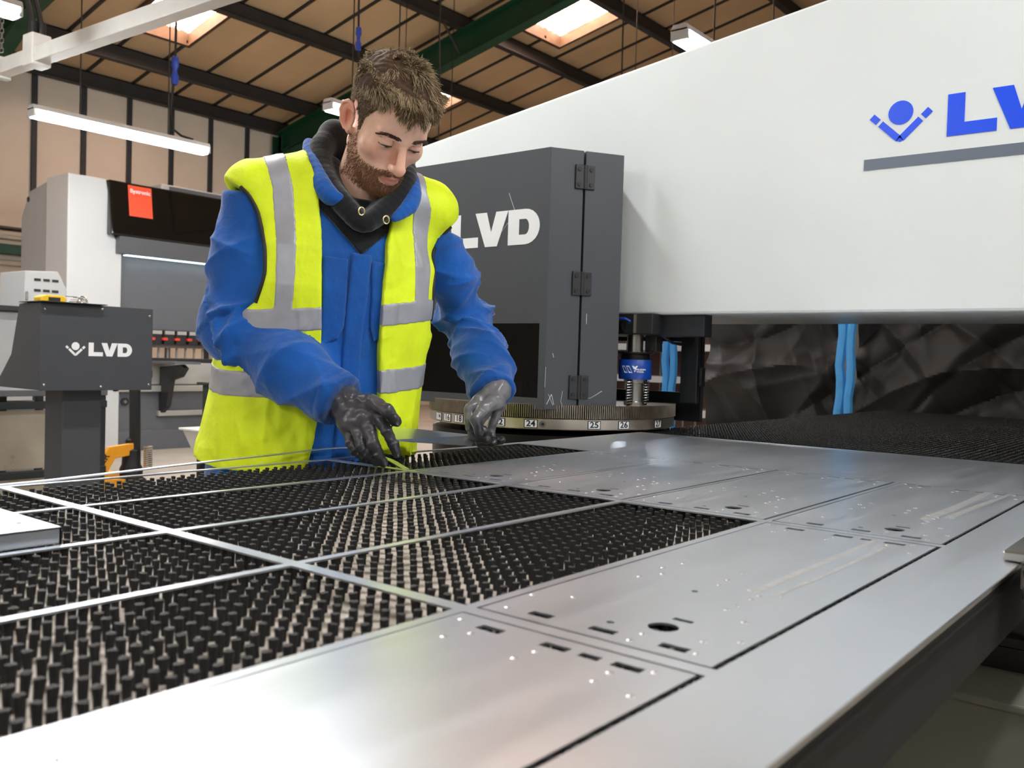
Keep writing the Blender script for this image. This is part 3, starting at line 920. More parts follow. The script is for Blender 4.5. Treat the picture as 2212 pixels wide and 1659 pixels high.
M_fgreen = mat('black green tube frame', srgb(30, 34, 34), 0.5)
M_milky = mat('galvanised sheet panel', srgb(176, 166, 150), 0.35, metal=0.6, var=0.18, scale=4, rvar=0.1)
bn = thing('steel_bench', 'dark framed steel bench with dull galvanised panels beside the console', 'bench', (1.9, 5.6, 0))
bx0, bx1, by0, by1 = 1.2, 2.62, 5.15, 6.0
MB().box((bx0, by0 - 0.02, 0.87), (bx1, by1, 0.905)).build('bench_top', M_pbdark, bn, bevel=0.004)
for x in (bx0, bx1 - 0.27, bx1 - 0.05):
    for y in (by0, by1 - 0.05):
        MB().box((x, y, 0.0), (x + 0.05, y + 0.05, 0.87)).build('leg', M_fgreen, bn, bevel=0.004)
for z in (0.80, 0.42):
    MB().box((bx0, by0 - 0.015, z), (bx1, by0 + 0.03, z + 0.04)).build('rail', M_fgreen, bn, bevel=0.004)
MB().box((bx0, by0 + 0.02, 0.47), (bx1 - 0.28, by0 + 0.026, 0.79)).build('side_panel', M_milky, bn)
MB().box((bx0, by0 + 0.02, 0.05), (bx1 - 0.28, by0 + 0.026, 0.42)).build('side_panel', M_milky, bn)
MB().box((bx0, by1 - 0.04, 0.05), (bx1, by1 - 0.03, 0.8)).build('back_panel', M_pbgrey, bn)

M_orange = mat('orange yellow truck paint', srgb(232, 160, 24), 0.4, var=0.06)
pt = thing('pallet_truck', 'yellow hand pallet truck with black pump and raised black handle', 'pallet truck', (3.55, 6.5, 0))
px, py = 3.62, 6.65
MB().tube([(px, py, 0.28), (px - 0.01, py, 0.75), (px - 0.015, py, 1.05), (px - 0.02, py + 0.02, 1.16)], 0.042, 10).build('handle', M_blk, pt, smooth=True)
MB().lathe([(0.03, 0.08), (0.085, 0.1), (0.085, 0.22), (0.07, 0.25), (0.065, 0.36), (0.045, 0.38), (0.045, 0.44), (0.02, 0.46)], (px - 0.02, py + 0.02, 0), 20).build('pump', M_blk, pt, smooth=True)
pts = [(px + 0.055 + 0.03 * math.cos(2 * math.pi * k / 8), py - 0.09 + 0.03 * math.sin(2 * math.pi * k / 8), 0.22 + 0.016 * k / 8) for k in range(8 * 11)]
MB().tube(pts, 0.007, 5).build('spring', M_steelb, pt, smooth=True)
MB().prism([(3.22, 0.06), (3.22, 0.17), (3.40, 0.40), (3.60, 0.42), (3.60, 0.33), (3.45, 0.31), (3.36, 0.16), (3.60, 0.14), (3.60, 0.06)], 1, 6.62, 6.66).build('chassis', M_orange, pt, bevel=0.006)
text_mesh('LIFTER', 0.07, frame((3.325, 6.618, 0.262), (0.6, 0, 0.8), (-0.8, 0, 0.6)), 'lettering', M_blk, pt, ext=0.001, bold=0.001)
for dy in (-0.2, 0.2):
    MB().box((2.3, py + 0.25 + dy - 0.07, 0.07), (3.3, py + 0.25 + dy + 0.07, 0.12)).build('fork', M_orange, pt, bevel=0.006)
MB().box((3.2, py + 0.0, 0.08), (3.5, py + 0.5, 0.2)).build('cross_member', M_orange, pt, bevel=0.006)
for dy in (-0.07, 0.07):
    MB().cyl((px - 0.02, py + dy - 0.02, 0.085), (px - 0.02, py + dy + 0.03, 0.085), 0.085, seg=24).build('wheel', M_iron, pt, smooth=True)

ty = thing('parts_tray', 'white plastic tray standing behind the hem of the yellow vest', 'tray', (3.1, 4.6, 0.0))
M_tray = mat('white tray plastic', srgb(226, 224, 218), 0.4, var=0.03)
q = MB()
q.add([(3.02, 4.60, 0.55), (3.50, 4.60, 0.55), (3.50, 4.90, 0.55), (3.02, 4.90, 0.55), (2.98, 4.56, 0.67), (3.54, 4.56, 0.67), (3.54, 4.94, 0.67), (2.98, 4.94, 0.67)],
      [(0, 3, 2, 1), (0, 1, 5, 4), (1, 2, 6, 5), (2, 3, 7, 6), (3, 0, 4, 7), (4, 5, 6, 7)])
q.build('tray_body', M_tray, ty, bevel=0.008)
MB().box((2.965, 4.545, 0.668), (3.555, 4.955, 0.682)).build('rim', M_tray, ty, bevel=0.004)
tb = thing('tray_stand', 'dark green tube stand under the white tray', 'stand', (3.26, 4.75, 0))
for x in (3.05, 3.44):
    for y in (4.62, 4.85):
        MB().box((x, y, 0), (x + 0.04, y + 0.04, 0.51)).build('leg', M_fgreen, tb, bevel=0.003)
MB().box((3.04, 4.60, 0.51), (3.48, 4.90, 0.549)).build('shelf', M_fgreen, tb, bevel=0.003)
gp = MB().box((3.66, 5.74, 0.0), (3.73, 5.81, 0.90)).box((3.61, 5.69, 0.0), (3.78, 5.86, 0.02)).box((3.63, 5.71, 0.90), (3.76, 5.84, 0.92)).build('steel_post', mat('bottle green paint', srgb(24, 44, 34), 0.5), None, bevel=0.005)
tag(gp, 'slim bottle green steel post behind the worker', 'post')

# ------------------------------------------------------------------ black curtains and blue straps, shelving beyond
M_curt = mat('black pvc welding curtain', srgb(42, 39, 38), 0.5, var=0.10, scale=3, bump=0.08, bscale=9, bdist=0.03, spec=0.3)
M_strap = mat('sky blue quilted strap', srgb(70, 158, 226), 0.55, var=0.06, scale=20, bump=0.3, bscale=25)
def curtain(y0, y1, label, seed):
    r_ = np.random.default_rng(seed)
    ny, nz = int(150 * (y1 - y0) ** 0.5), 150
    Y, Z = np.meshgrid(np.linspace(y0, y1, ny), np.linspace(0.05, 2.2, nz), indexing='ij')
    X = np.full_like(Y, 5.12)
    for k in range(16):
        a = r_.uniform(0.3, 1.3) * r_.choice([-1, 1])
        ph, fr2 = r_.uniform(0, 6.28), r_.uniform(2, 7)
        s = np.sin(fr2 * (Y * math.cos(a) + Z * math.sin(a)) + ph + 0.8 * np.sin(3 * Y + ph))
        X += 0.022 * (1 - np.abs(s)) ** 3 * 2.2 * np.sin(1.3 * Y + 2.1 * Z + ph * 2)
        X += 0.006 * s
    v = np.stack([X, Y, Z], -1).reshape(-1, 3)
    v2 = v + np.array([0.012, 0, 0])
    q = MB()
    f, n = [], ny * nz
    for i in range(ny - 1):
        for j in range(nz - 1):
            a = i * nz + j
            f += [(a, a + nz, a + nz + 1, a + 1), (n + a, n + a + 1, n + a + nz + 1, n + a + nz)]
    q.add(np.concatenate([v, v2]).tolist(), f)
    o = q.build('welding_curtain', M_curt, None, smooth=True)
    return tag(o, label, 'curtain', 'black curtains behind the machine')
curtain(-1.4, 1.705, 'creased black curtain on the far side of the right-hand blue strap, under the frame', 3)
curtain(1.735, 2.58, 'creased black curtain hanging between the two blue straps', 5)
def strap(y, z0, z1, label, w=0.052):
    q = MB()
    n = 26
    for s in (-1, 1):
        vs_, fs_ = [], []
        for k in range(n):
            z = z0 + (z1 - z0) * k / (n - 1)
            wob = 0.006 * math.sin(k * 1.7 + s) + 0.012 * (k / n)
            for dx, dy in ((0, -w / 2), (-0.016, -w / 3), (-0.02, 0), (-0.016, w / 3), (0, w / 2), (0.01, 0)):
                vs_.append((5.005 + dx + 0.003 * math.sin(k * 2.3), y + s * w / 2 + dy - wob, z))
        for k in range(n - 1):
            for j in range(6):
                a, b = k * 6 + j, k * 6 + (j + 1) % 6
                fs_.append((a, b, b + 6, a + 6))
        q.add(vs_, fs_)
    o = q.build('curtain_strap', M_strap, None, smooth=True)
    return tag(o, label, 'strap', 'blue straps on the black curtains')
strap(1.715, 0.05, 2.2, 'bright blue quilted strap hanging in full view beside the black curtain')
strap(2.80, 0.05, 2.2, 'bright blue strap seen through the clear guard pane')
M_shelf = mat('pale racking steel', srgb(176, 172, 168), 0.5)
M_rust = mat('reddish brown mesh back', srgb(120, 86, 78), 0.6, var=0.2, scale=6)
rk = thing('storage_rack', 'storage rack with pale shelves and brown mesh beyond the guard pane', 'rack', (6.4, 3.6, 0))
MB().box((6.6, 2.4, 0.1), (6.62, 5.0, 2.2)).build('mesh_back', M_rust, rk)
for z in (0.4, 0.75, 1.0, 1.25, 1.5, 1.9):
    MB().box((6.2, 2.4, z), (6.6, 5.0, z + 0.05)).build('shelf', M_shelf, rk)
for k in range(24):
    y = 2.42 + k * 0.11
    MB().box((6.56, y, 0.1), (6.57, y + 0.012, 2.2)).build('mesh_wire', M_shelf, rk)
for y in (2.38, 3.7, 5.0):
    MB().box((6.18, y, 0.0), (6.24, y + 0.06, 2.3)).build('upright', M_shelf, rk)

# ------------------------------------------------------------------ cables hanging from the roof
hanging_cable('hanging_cable', [(4.515, 7.70, 7.2), (4.515, 7.70, 4.9), (4.506, 7.70, 3.70), (4.47, 7.70, 3.31), (4.49, 7.69, 3.15), (4.58, 7.70, 3.11), (4.70, 7.70, 3.10)], 0.011,
              'black flex with a blue connector dropping to the long batten lamp', (4.506, 7.70, 3.68))
hanging_cable('hanging_cable', [(6.71, 7.75, 7.2), (6.71, 7.75, 4.9), (6.73, 7.75, 4.3), (6.72, 7.75, 3.2), (7.9, 8.6, 3.26)], 0.012,
              'black flex with a blue connector hanging behind the worker', (6.715, 7.75, 4.62))
hanging_cable('hanging_cable', [(8.01, 7.76, 6.95), (8.0, 7.76, 5.0), (8.03, 7.76, 4.4), (8.02, 7.75, 3.2), (9.2, 6.1, 3.26)], 0.011,
              'black flex hanging beside the back of the worker’s head'.replace('’s', "'s"))
hanging_cable('hanging_cable', [(9.4, 6.04, 7.4), (9.4, 6.04, 5.0), (9.4, 6.02, 3.26)], 0.011, 'black flex dropping behind the sloped machine frame')
# ================================================================== brush tables and sheet metal
T = 0.940
TH = 0.002
M_sheet = None
def sheet_material(name, base, seed):
    """mill-finish steel: rolled streaks in roughness, light rubbed marks"""
    m = bpy.data.materials.new(name)
    m.use_nodes = True
    N, L = m.node_tree.nodes, m.node_tree.links
    b = N['Principled BSDF']
    b.inputs['Metallic'].default_value = 1.0
    tc = N.new('ShaderNodeTexCoord')
    mp = N.new('ShaderNodeMapping')
    mp.inputs['Scale'].default_value = (1.2, 9.0, 1.0)
    mp.inputs['Location'].default_value = (seed, seed * 2, 0)
    L.new(tc.outputs['Object'], mp.inputs['Vector'])
    n1 = N.new('ShaderNodeTexNoise')
    n1.inputs['Scale'].default_value = 3.0
    n1.inputs['Detail'].default_value = 8
    L.new(mp.outputs[0], n1.inputs['Vector'])
    n2 = N.new('ShaderNodeTexNoise')
    n2.inputs['Scale'].default_value = 2.2
    n2.inputs['Detail'].default_value = 5
    L.new(tc.outputs['Object'], n2.inputs['Vector'])
    mr = N.new('ShaderNodeMapRange')
    mr.inputs['From Min'].default_value = 0.3
    mr.inputs['From Max'].default_value = 0.7
    mr.inputs['To Min'].default_value = 0.285
    mr.inputs['To Max'].default_value = 0.335
    L.new(n1.outputs['Fac'], mr.inputs['Value'])
    L.new(mr.outputs[0], b.inputs['Roughness'])
    cr = N.new('ShaderNodeValToRGB')
    cr.color_ramp.elements[0].position = 0.3
    cr.color_ramp.elements[0].color = (*[c * 0.9 for c in base], 1)
    cr.color_ramp.elements[1].position = 0.7
    cr.color_ramp.elements[1].color = (*[min(1, c * 1.06) for c in base], 1)
    L.new(n2.outputs['Fac'], cr.inputs['Fac'])
    L.new(cr.outputs[0], b.inputs['Base Color'])
    bp = N.new('ShaderNodeBump')
    bp.inputs['Strength'].default_value = 0.012
    bp.inputs['Distance'].default_value = 0.01
    L.new(n2.outputs['Fac'], bp.inputs['Height'])
    L.new(bp.outputs[0], b.inputs['Normal'])
    MATS[name] = m
    return m
M_sheet = sheet_material('mill finish steel sheet', (0.80, 0.85, 0.92), 0.0)
M_panel = sheet_material('mill finish steel blank', (0.78, 0.83, 0.90), 4.0)
M_dimple = mat('bright formed dimple', srgb(205, 206, 210), 0.2, metal=1.0, var=0.03)
M_brist = mat('black nylon bristle', srgb(13, 13, 13), 0.6, var=0.35, scale=900, bump=0.5, bscale=900, bdist=0.001)
M_base = mat('pale brush strip base', srgb(176, 168, 158), 0.5, var=0.15, scale=20)
M_tabled = mat('dark table frame', srgb(38, 36, 34), 0.5, var=0.2, scale=6)

def plate_mesh(name, outer, holes, th, mt):
    """flat plate with real cut-outs: filled 2-D curve, extruded"""
    cu = bpy.data.curves.new(name, 'CURVE')
    cu.dimensions = '2D'
    cu.fill_mode = 'BOTH'
    cu.extrude = th / 2
    for poly in [outer] + holes:
        sp = cu.splines.new('POLY')
        sp.points.add(len(poly) - 1)
        for p, (x, y) in zip(sp.points, poly):
            p.co = (x, y, 0, 1)
        sp.use_cyclic_u = True
    o = bpy.data.objects.new(name, cu)
    COL.objects.link(o)
    dg = bpy.context.evaluated_depsgraph_get()
    dg.update()
    me = bpy.data.meshes.new_from_object(o.evaluated_get(dg))
    bpy.data.objects.remove(o)
    bpy.data.curves.remove(cu)
    me.transform(Matrix.Translation((0, 0, -th / 2)))
    me.materials.clear()
    me.materials.append(mt)
    return me

def rect(x0, x1, y0, y1):
    return [(x0, y0), (x1, y0), (x1, y1), (x0, y1)]
def circ(x, y, r, n=24):
    return [(x + r * math.cos(2 * math.pi * k / n), y + r * math.sin(2 * math.pi * k / n)) for k in range(n)]

# one blank: cut-outs and dimples measured from its corner
PL, PW = 0.588, 0.213
OX, OY = 0.5765, 0.2815
slots = [(0.590, 0.601, 0.4335, 0.4555), (0.5905, 0.6005, 0.372, 0.3955), (0.591, 0.602, 0.310, 0.3335), (0.6615, 0.668, 0.342, 0.360)]
holes = [rect(a - OX, b - OX, c - OY, d - OY) for a, b, c, d in slots]
holes += [circ(0.6372 - OX, 0.3538 - OY, 0.0125, 28), circ(0.6182 - OX, 0.3915 - OY, 0.0034, 14), circ(0.7586 - OX, 0.3896 - OY, 0.0034, 14)]
EX = 0.5555 - PL
for a, b, c, d in ((0.531, 0.542, 0.4366, 0.4598), (0.5315, 0.5418, 0.3745, 0.3982), (0.532, 0.5406, 0.3468, 0.3642), (0.531, 0.5412, 0.312, 0.336)):
    holes.append(rect(a - EX, b - EX, c - OY, d - OY))
holes.append(circ(0.2134 - EX, 0.4603 - OY, 0.003, 14))
dim = [(x - OX, y - OY) for x, y in [(0.6413, 0.4885), (0.6607, 0.4574), (0.5936, 0.4784), (0.7712, 0.456), (0.7973, 0.4452), (0.8225, 0.459), (0.8559, 0.4533), (0.7982, 0.3838), (0.8232, 0.3868), (0.8577, 0.387), (0.7995, 0.3538), (0.7862, 0.3385), (0.769, 0.3386), (0.7377, 0.3387), (0.721, 0.339), (0.7995, 0.3221), (0.6964, 0.3115), (0.6437, 0.2904), (0.6244, 0.3119), (0.5955, 0.3021), (0.6098, 0.3558), (0.5891, 0.3549)]]
dim += [(x - EX, y - OY) for x, y in [(0.5407, 0.4828), (0.5184, 0.4523), (0.4978, 0.4614), (0.5184, 0.39), (0.4967, 0.3925), (0.5184, 0.3268), (0.54, 0.3043), (0.4975, 0.3256), (0.4912, 0.2936)]]
blank_me = plate_mesh('blank', rect(0, PL, 0, PW), holes, TH, M_panel)
dm = MB().lathe([(0.0003, 0.0009), (0.0014, 0.0008), (0.0024, 0.0004), (0.0031, 0.0)], (0, 0, 0), 12)
dim_me = dm.mesh('dimple', smooth=True)
dim_me.materials.append(mat('satin dimple steel', srgb(200, 204, 212), 0.36, metal=1.0, var=0.03))

def make_blank(loc, label, group, dimples=True):
    t = bpy.data.objects.new('cut_panel', blank_me)
    link(t)
    t.location = loc
    tag(t, label, 'metal panel', group)
    if dimples:
        for x, y in dim:
            d = bpy.data.objects.new('dimple', dim_me)
            COL.objects.link(d)
            d.parent = t
            d.location = (x, y, 0.0)
    return t
PX, PY = 0.610, 0.2285
c0x, r0y = EX, OY
GRP = 'cut panels still lying in the sheet'
make_blank((c0x, r0y, T), 'nearest slotted steel panel, running out of the lower edge of the picture', GRP)
make_blank((c0x + PX, r0y, T), 'slotted steel panel with a large round hole, second from the camera', GRP)
far = ['slotted steel panel at the far end of the outer row, beside the sheet margin', 'slotted steel panel in the far column, second from the sheet margin',
       'slotted steel panel in the far column, third from the sheet margin', "slotted steel panel nearest the worker's hands, by the open hole"]
for k in range(4):
    make_blank((c0x + 2 * PX, r0y + k * PY, T), far[k], GRP)

# skeleton: the big sheet with every cell cut away
SX0, SX1, SY0, SY1 = -0.12, 2.385, 0.188, 1.440
cells = []
for i in range(3):
    for k in range(5):
        x0, y0 = c0x + i * PX, r0y + k * PY
        if k == 4 and i == 1:
            cells.append(rect(x0 - 0.003, x0 + PL + 0.003, y0 - 0.003, y0 + PW + 0.003))
        elif k == 4:
            cells.append(rect(x0 - 0.003, x0 + PL + 0.003, y0 - 0.003, y0 + PW + 0.003))
        else:
            cells.append(rect(x0 - 0.003, x0 + PL + 0.003, y0 - (0.0055 if k == 0 else 0.0048 if i == 2 and k < 3 else 0.0022), y0 + PW + 0.0022))
sk_me = plate_mesh('sheet_skeleton', rect(SX0, SX1, SY0, SY1 - 0.016), [c for c in cells], TH, M_sheet)
sk = bpy.data.objects.new('sheet_skeleton', sk_me)
link(sk)
sk.location = (0, 0, T)
LOC[sk.name] = Vector((0, 0, T))
tag(sk, 'large steel sheet cut into a skeleton of thin strips around the panels', 'metal sheet')
# far rim strip, sprung up where the worker works it loose
rim = [(-0.12, 1.430, T), (0.20, 1.431, T), (0.571, 1.432, T + 0.0015), (0.71, 1.434, 0.9445), (0.91, 1.436, 0.9513), (1.07, 1.437, 0.9554), (1.16, 1.437, 0.959), (1.23, 1.43, 0.9597), (1.255, 1.40, 0.956), (1.25, 1.36, 0.950), (1.235, 1.30, 0.945), (1.21, 1.25, 0.942), (1.185, 1.205, 0.9405)]
def smooth_path(p, n=8):
    p = [Vector(a) for a in p]
    out = []
    for i in range(len(p) - 1):
        a, b, c, d = p[max(i - 1, 0)], p[i], p[i + 1], p[min(i + 2, len(p) - 1)]
        for k in range(n):
            t = k / n
            out.append(0.5 * ((2 * b) + (c - a) * t + (2 * a - 5 * b + 4 * c - d) * t * t + (3 * b - a - 3 * c + d) * t ** 3))
    return out + [p[-1]]
def ribbon(path, w, th):
    q = MB()
    vs_, fs_ = [], []
    n = len(path)
    for i, p in enumerate(path):
        d = (path[min(i + 1, n - 1)] - path[max(i - 1, 0)]).normalized()
        s = Vector((0, 0, 1)).cross(d).normalized() * w / 2
        vs_ += [p - s, p + s, p + s - Vector((0, 0, th)), p - s - Vector((0, 0, th))]
    for i in range(n - 1):
        for j in range(4):
            a, b = 4 * i + j, 4 * i + (j + 1) % 4
            fs_.append((a, b, b + 4, a + 4))
    fs_ += [(0, 1, 2, 3), (4 * n - 4, 4 * n - 3, 4 * n - 2, 4 * n - 1)]
    return q.add(vs_, fs_)
ribbon(smooth_path(rim), 0.013, TH).build('rim_strip', M_sheet, sk, smooth=True)
# pale rubbed streaks left on two panels' surfaces: part of the steel's finish
M_rub = mat('rubbed bright streak', srgb(226, 226, 226), 0.36, metal=1.0, var=0.12, scale=60)

for poly, par in (([(0.7953, 0.3505), (0.8860, 0.3528), (1.0144, 0.3516), (1.1513, 0.3515), (1.1518, 0.3434), (1.0093, 0.3436), (0.8785, 0.3440), (0.7898, 0.3444)], 1), ([(0.7881, 0.3325), (0.8971, 0.3286), (1.0194, 0.3277), (1.1353, 0.3286), (1.1337, 0.3227), (1.0134, 0.3208), (0.8921, 0.3229), (0.7855, 0.3283)], 1), ([(1.3698, 0.3555), (1.5476, 0.3511), (1.7600, 0.3516), (1.7848, 0.3382), (1.5251, 0.3360), (1.3441, 0.3396)], 2), ([(1.4086, 0.3312), (1.5897, 0.3268), (1.7855, 0.3164), (1.7789, 0.3080), (1.5618, 0.3157), (1.3975, 0.3211)], 2)):
    pt_ = [o for o in COL.objects if o.name.startswith('cut_panel')][par]
    q = MB()
    n = len(poly)
    ox, oy, oz = pt_.location
    q.add([(x - ox, y - oy, 0.00012) for x, y in poly], [tuple(range(n))])
    q.build('rub_mark', M_rub, pt_, local=True)
# loose folded panel lying on the skeleton, near the frame's edge
lp = thing('folded_panel', 'loose folded steel panel lying on the strips at the edge of the picture', 'metal panel', (0.36, 1.03, T))
LZ = 0.958
lme = plate_mesh('face', rect(0.10, 0.448, 0.972, 1.19), [rect(0.30, 0.36, 0.992, 1.004), circ(0.425, 1.02, 0.003, 12), circ(0.37, 1.13, 0.0035, 12), circ(0.30, 1.05, 0.003, 12), circ(0.36, 1.07, 0.0025, 12)], TH, M_panel)
lo_ = bpy.data.objects.new('face', lme)
link(lo_, lp)
lo_.location = Vector((0, 0, LZ)) - Vector((0.36, 1.03, T))
MB().box((0.10, 0.972, T + 0.0005), (0.448, 0.974, LZ - 0.001)).build('flange', M_panel, lp)
MB().box((0.446, 0.972, T + 0.0005), (0.448, 1.19, LZ - 0.001)).build('flange', M_panel, lp)
MB().box((0.10, 0.974, T + 0.0003), (0.440, 0.992, T + 0.002)).build('return_flange', M_panel, lp)

# panel held by the worker
hp_pts = [Vector((1.179, 1.240, 0.992)), Vector((1.468, 1.295, 0.961)), Vector((1.559, 1.357, 0.974)), Vector((1.288, 1.360, 1.005))]
hx = (hp_pts[1] - hp_pts[0])
q = MB()
nrm_ = hx.cross(hp_pts[3] - hp_pts[0]).normalized()
q.add(hp_pts + [p - nrm_ * 0.002 for p in hp_pts], [(0, 1, 2, 3), (7, 6, 5, 4), (0, 4, 5, 1), (1, 5, 6, 2), (2, 6, 7, 3), (3, 7, 4, 0)])
held = q.build('held_panel', M_panel, None)
tag(held, "small steel panel held between the worker's gloved hands", 'metal panel')

# ------------------------------------------------------------------ brush tables
HT = 0.019
ZT = T - TH - 0.0005
ZB = ZT - HT
def tuft_mesh(seed, seg=8, hr=1.0):
    r_ = np.random.default_rng(seed)
    b = MB()
    vs_, fs_ = [], []
    for h, rr in ((0.0, 0.0030), (0.55, 0.0034), (0.93, 0.0040)):
        for k in range(seg):
            t = 2 * math.pi * k / seg
            e = rr * (1 + 0.12 * r_.uniform(-1, 1))
            vs_.append((e * math.cos(t), e * math.sin(t), HT * hr * h + (HT * 0.05 * r_.uniform(0, 1) if h > 0.9 else 0)))
    for i in range(2):
        for k in range(seg):
            a, c = i * seg + k, i * seg + (k + 1) % seg
            fs_.append((a, c, c + seg, a + seg))
    vs_.append((r_.uniform(-0.001, 0.001), r_.uniform(-0.001, 0.001), HT * hr))
    top = 2 * seg
    for k in range(seg):
        fs_.append((top + k, top + (k + 1) % seg, 3 * seg))
    return vs_, fs_
TV = [tuft_mesh(s) for s in range(6)]
TVL = [tuft_mesh(s, seg=5) for s in range(6)]
def tuft_objects(parent, spots, kind_stuff_spots, far=False):
    off = LOC[parent.name]
    mes = []
    for vs_, fs_ in TV:
        q = MB().add(vs_, fs_)
        me = q.mesh('tuft')
        me.materials.append(M_brist)
        mes.append(me)
    for i, (x, y) in enumerate(spots):
        o = bpy.data.objects.new('bristle_tuft', mes[i % 6])
        COL.objects.link(o)
        o.parent = parent
        o.location = Vector((x, y, ZB)) - off
        o.rotation_euler = (rng.normal(0, 0.035), rng.normal(0, 0.035), rng.uniform(0, 6.28))
    vv, ff, n = [], [], 0
    fsets = [np.array([f for f in fs_ if len(f) == 4]) for _, fs_ in TVL]
    tsets = [np.array([f for f in fs_ if len(f) == 3]) for _, fs_ in TVL]
    vsets = [np.array(vs_) for vs_, _ in TVL]
    nv = len(vsets[0])
    fl = []
    for i, (x, y) in enumerate(kind_stuff_spots):
        k = rng.integers(0, 6)
        v = vsets[k]
        tx, ty = rng.normal(0, 0.035, 2)
        w = v + np.stack([v[:, 2] * tx, v[:, 2] * ty, 0 * v[:, 2]], -1)
        vv.append(w + np.array([x, y, ZB]) - np.array(off))
        fl += [tuple(f) for f in (fsets[k] + n).tolist()] + [tuple(f) for f in (tsets[k] + n).tolist()]
        n += nv
    if vv:
        me = bpy.data.meshes.new('bristle_tufts')
        me.from_pydata(np.concatenate(vv).tolist(), [], fl)
        me.materials.append(M_brist)
        o = bpy.data.objects.new('bristle_field', me)
        COL.objects.link(o)
        o.parent = parent
        o['kind'] = 'stuff'
PXT, P_ = 0.0188, 0.0195
bt = thing('brush_table', 'black bristle brush table under the cut sheet, in front of the worker', 'table', (0.9, 0.8, 0))
MB().box((-0.35, 0.212, ZB - 0.012), (2.02, 1.405, ZB)).build('brush_base', M_base, bt)
q = MB()
q.box((-0.35, 0.205, ZB - 0.075), (2.02, 0.245, ZB - 0.012)).box((-0.35, 1.365, ZB - 0.09), (2.02, 1.405, ZB - 0.012)).box((1.98, 0.245, ZB - 0.09), (2.02, 1.365, ZB - 0.012)).box((-0.35, 0.245, ZB - 0.09), (-0.31, 1.365, ZB - 0.012))
q.build('table_frame', M_tabled, bt, bevel=0.003)
for x in (-0.3, 0.75, 1.72):
    for y in (0.62, 1.30):
        MB().box((x, y, 0), (x + 0.06, y + 0.06, ZB - 0.09)).build('leg', M_tabled, bt, bevel=0.004)
MB().box((0.44, 0.196, ZB - 0.062), (0.456, 0.206, ZB - 0.035)).build('stop_bracket', M_iron, bt, bevel=0.002)
MB().box((-0.35, 0.199, ZB - 0.066), (0.445, 0.206, ZB - 0.058)).build('edge_trim', M_steelb, bt)
spots = []
nx_, ny_ = int(2.3 / PXT), int(1.2 / P_) + 2
for i in range(nx_):
    for j in range(ny_):
        x, y = 0.2426 + (i - 29) * PXT, 0.5937 + (j - 19) * P_
        if y > 1.400 or y < 0.216:
            continue
        # only where the sheet leaves the brushes open (with a margin under the strips)
        if x > 2.0:
            continue
        spots.append((x + rng.normal(0, 0.0006), y + rng.normal(0, 0.0006)))
_cx = np.array(spots)
_dep = _cx @ np.array([0.777, 0.629])
_u = (_cx @ np.array([0.629, -0.777])) / _dep
_inv = (np.abs(_u) < 0.57) & (_dep > 0.3) & (_cx[:, 1] > 0.49)
_key = np.where(_inv, _dep, 99)
_ord = np.argsort(_key)
near_spots = [spots[i] for i in _ord[:300]]
rest_spots = [spots[i] for i in _ord[300:]]
tuft_objects(bt, near_spots, rest_spots)

bt2 = thing('brush_table', 'black bristle brush table beyond the sheet, in front of the black curtain', 'table', (3.7, 0.8, 0))
MB().box((2.44, -0.9, ZB - 0.012), (4.95, 1.50, ZB)).build('brush_base', M_tabled, bt2)
q = MB()
q.box((2.44, 1.46, ZB - 0.09), (4.95, 1.50, ZB - 0.012)).box((4.91, -0.9, ZB - 0.09), (4.95, 1.46, ZB - 0.012)).box((2.44, -0.9, ZB - 0.09), (2.48, 1.46, ZB - 0.012))
q.build('table_frame', M_tabled, bt2, bevel=0.003)
for x in (4.85,):
    for y in (-0.85, 1.40):
        MB().box((x, y, 0), (x + 0.06, y + 0.06, ZB - 0.09)).build('leg', M_tabled, bt2, bevel=0.004)
far_spots = []
for i in range(int(2.5 / PXT)):
    for j in range(int(2.0 / P_)):
        x, y = 2.455 + i * PXT, -0.45 + j * P_
        if y > 1.49 or x > 4.93:
            continue
        u = (x * 0.629 - y * 0.777) / (x * 0.777 + y * 0.629)
        if u > 0.62:
            continue
        far_spots.append((x, y))
_fs = np.array(far_spots)
_fd = _fs @ np.array([0.777, 0.629])
_fu = (_fs @ np.array([0.629, -0.777])) / _fd
_o2 = np.argsort(np.where(np.abs(_fu) < 0.56, _fd, 99))
tuft_objects(bt2, [far_spots[i] for i in _o2[:300]], [far_spots[i] for i in _o2[300:]])

# ------------------------------------------------------------------ workpiece clamp gripping the sheet's edge
ck = thing('workpiece_clamp', "bright steel clamp gripping the sheet margin at the picture's edge", 'clamp', (1.2, 0.14, 0.9))
MB().box((1.135, 0.10, T + 0.001), (1.27, 0.205, T + 0.012)).build('upper_jaw', M_steelb, ck, bevel=0.002)
MB().box((1.13, 0.08, T - 0.040), (1.27, 0.184, T - 0.003)).build('clamp_body', M_steelb, ck, bevel=0.003)
MB().box((1.145, 0.184, T - 0.030), (1.165, 0.188, T - 0.003)).build('lower_jaw', M_steelb, ck, bevel=0.001)
MB().cyl((1.20, 0.13, T + 0.012), (1.20, 0.13, T + 0.020), 0.008, seg=12).build('bolt', M_iron, ck, smooth=True)
MB().box((1.10, -0.25, T - 0.09), (1.6, 0.12, T - 0.041)).build('carriage', M_iron, ck, bevel=0.004)
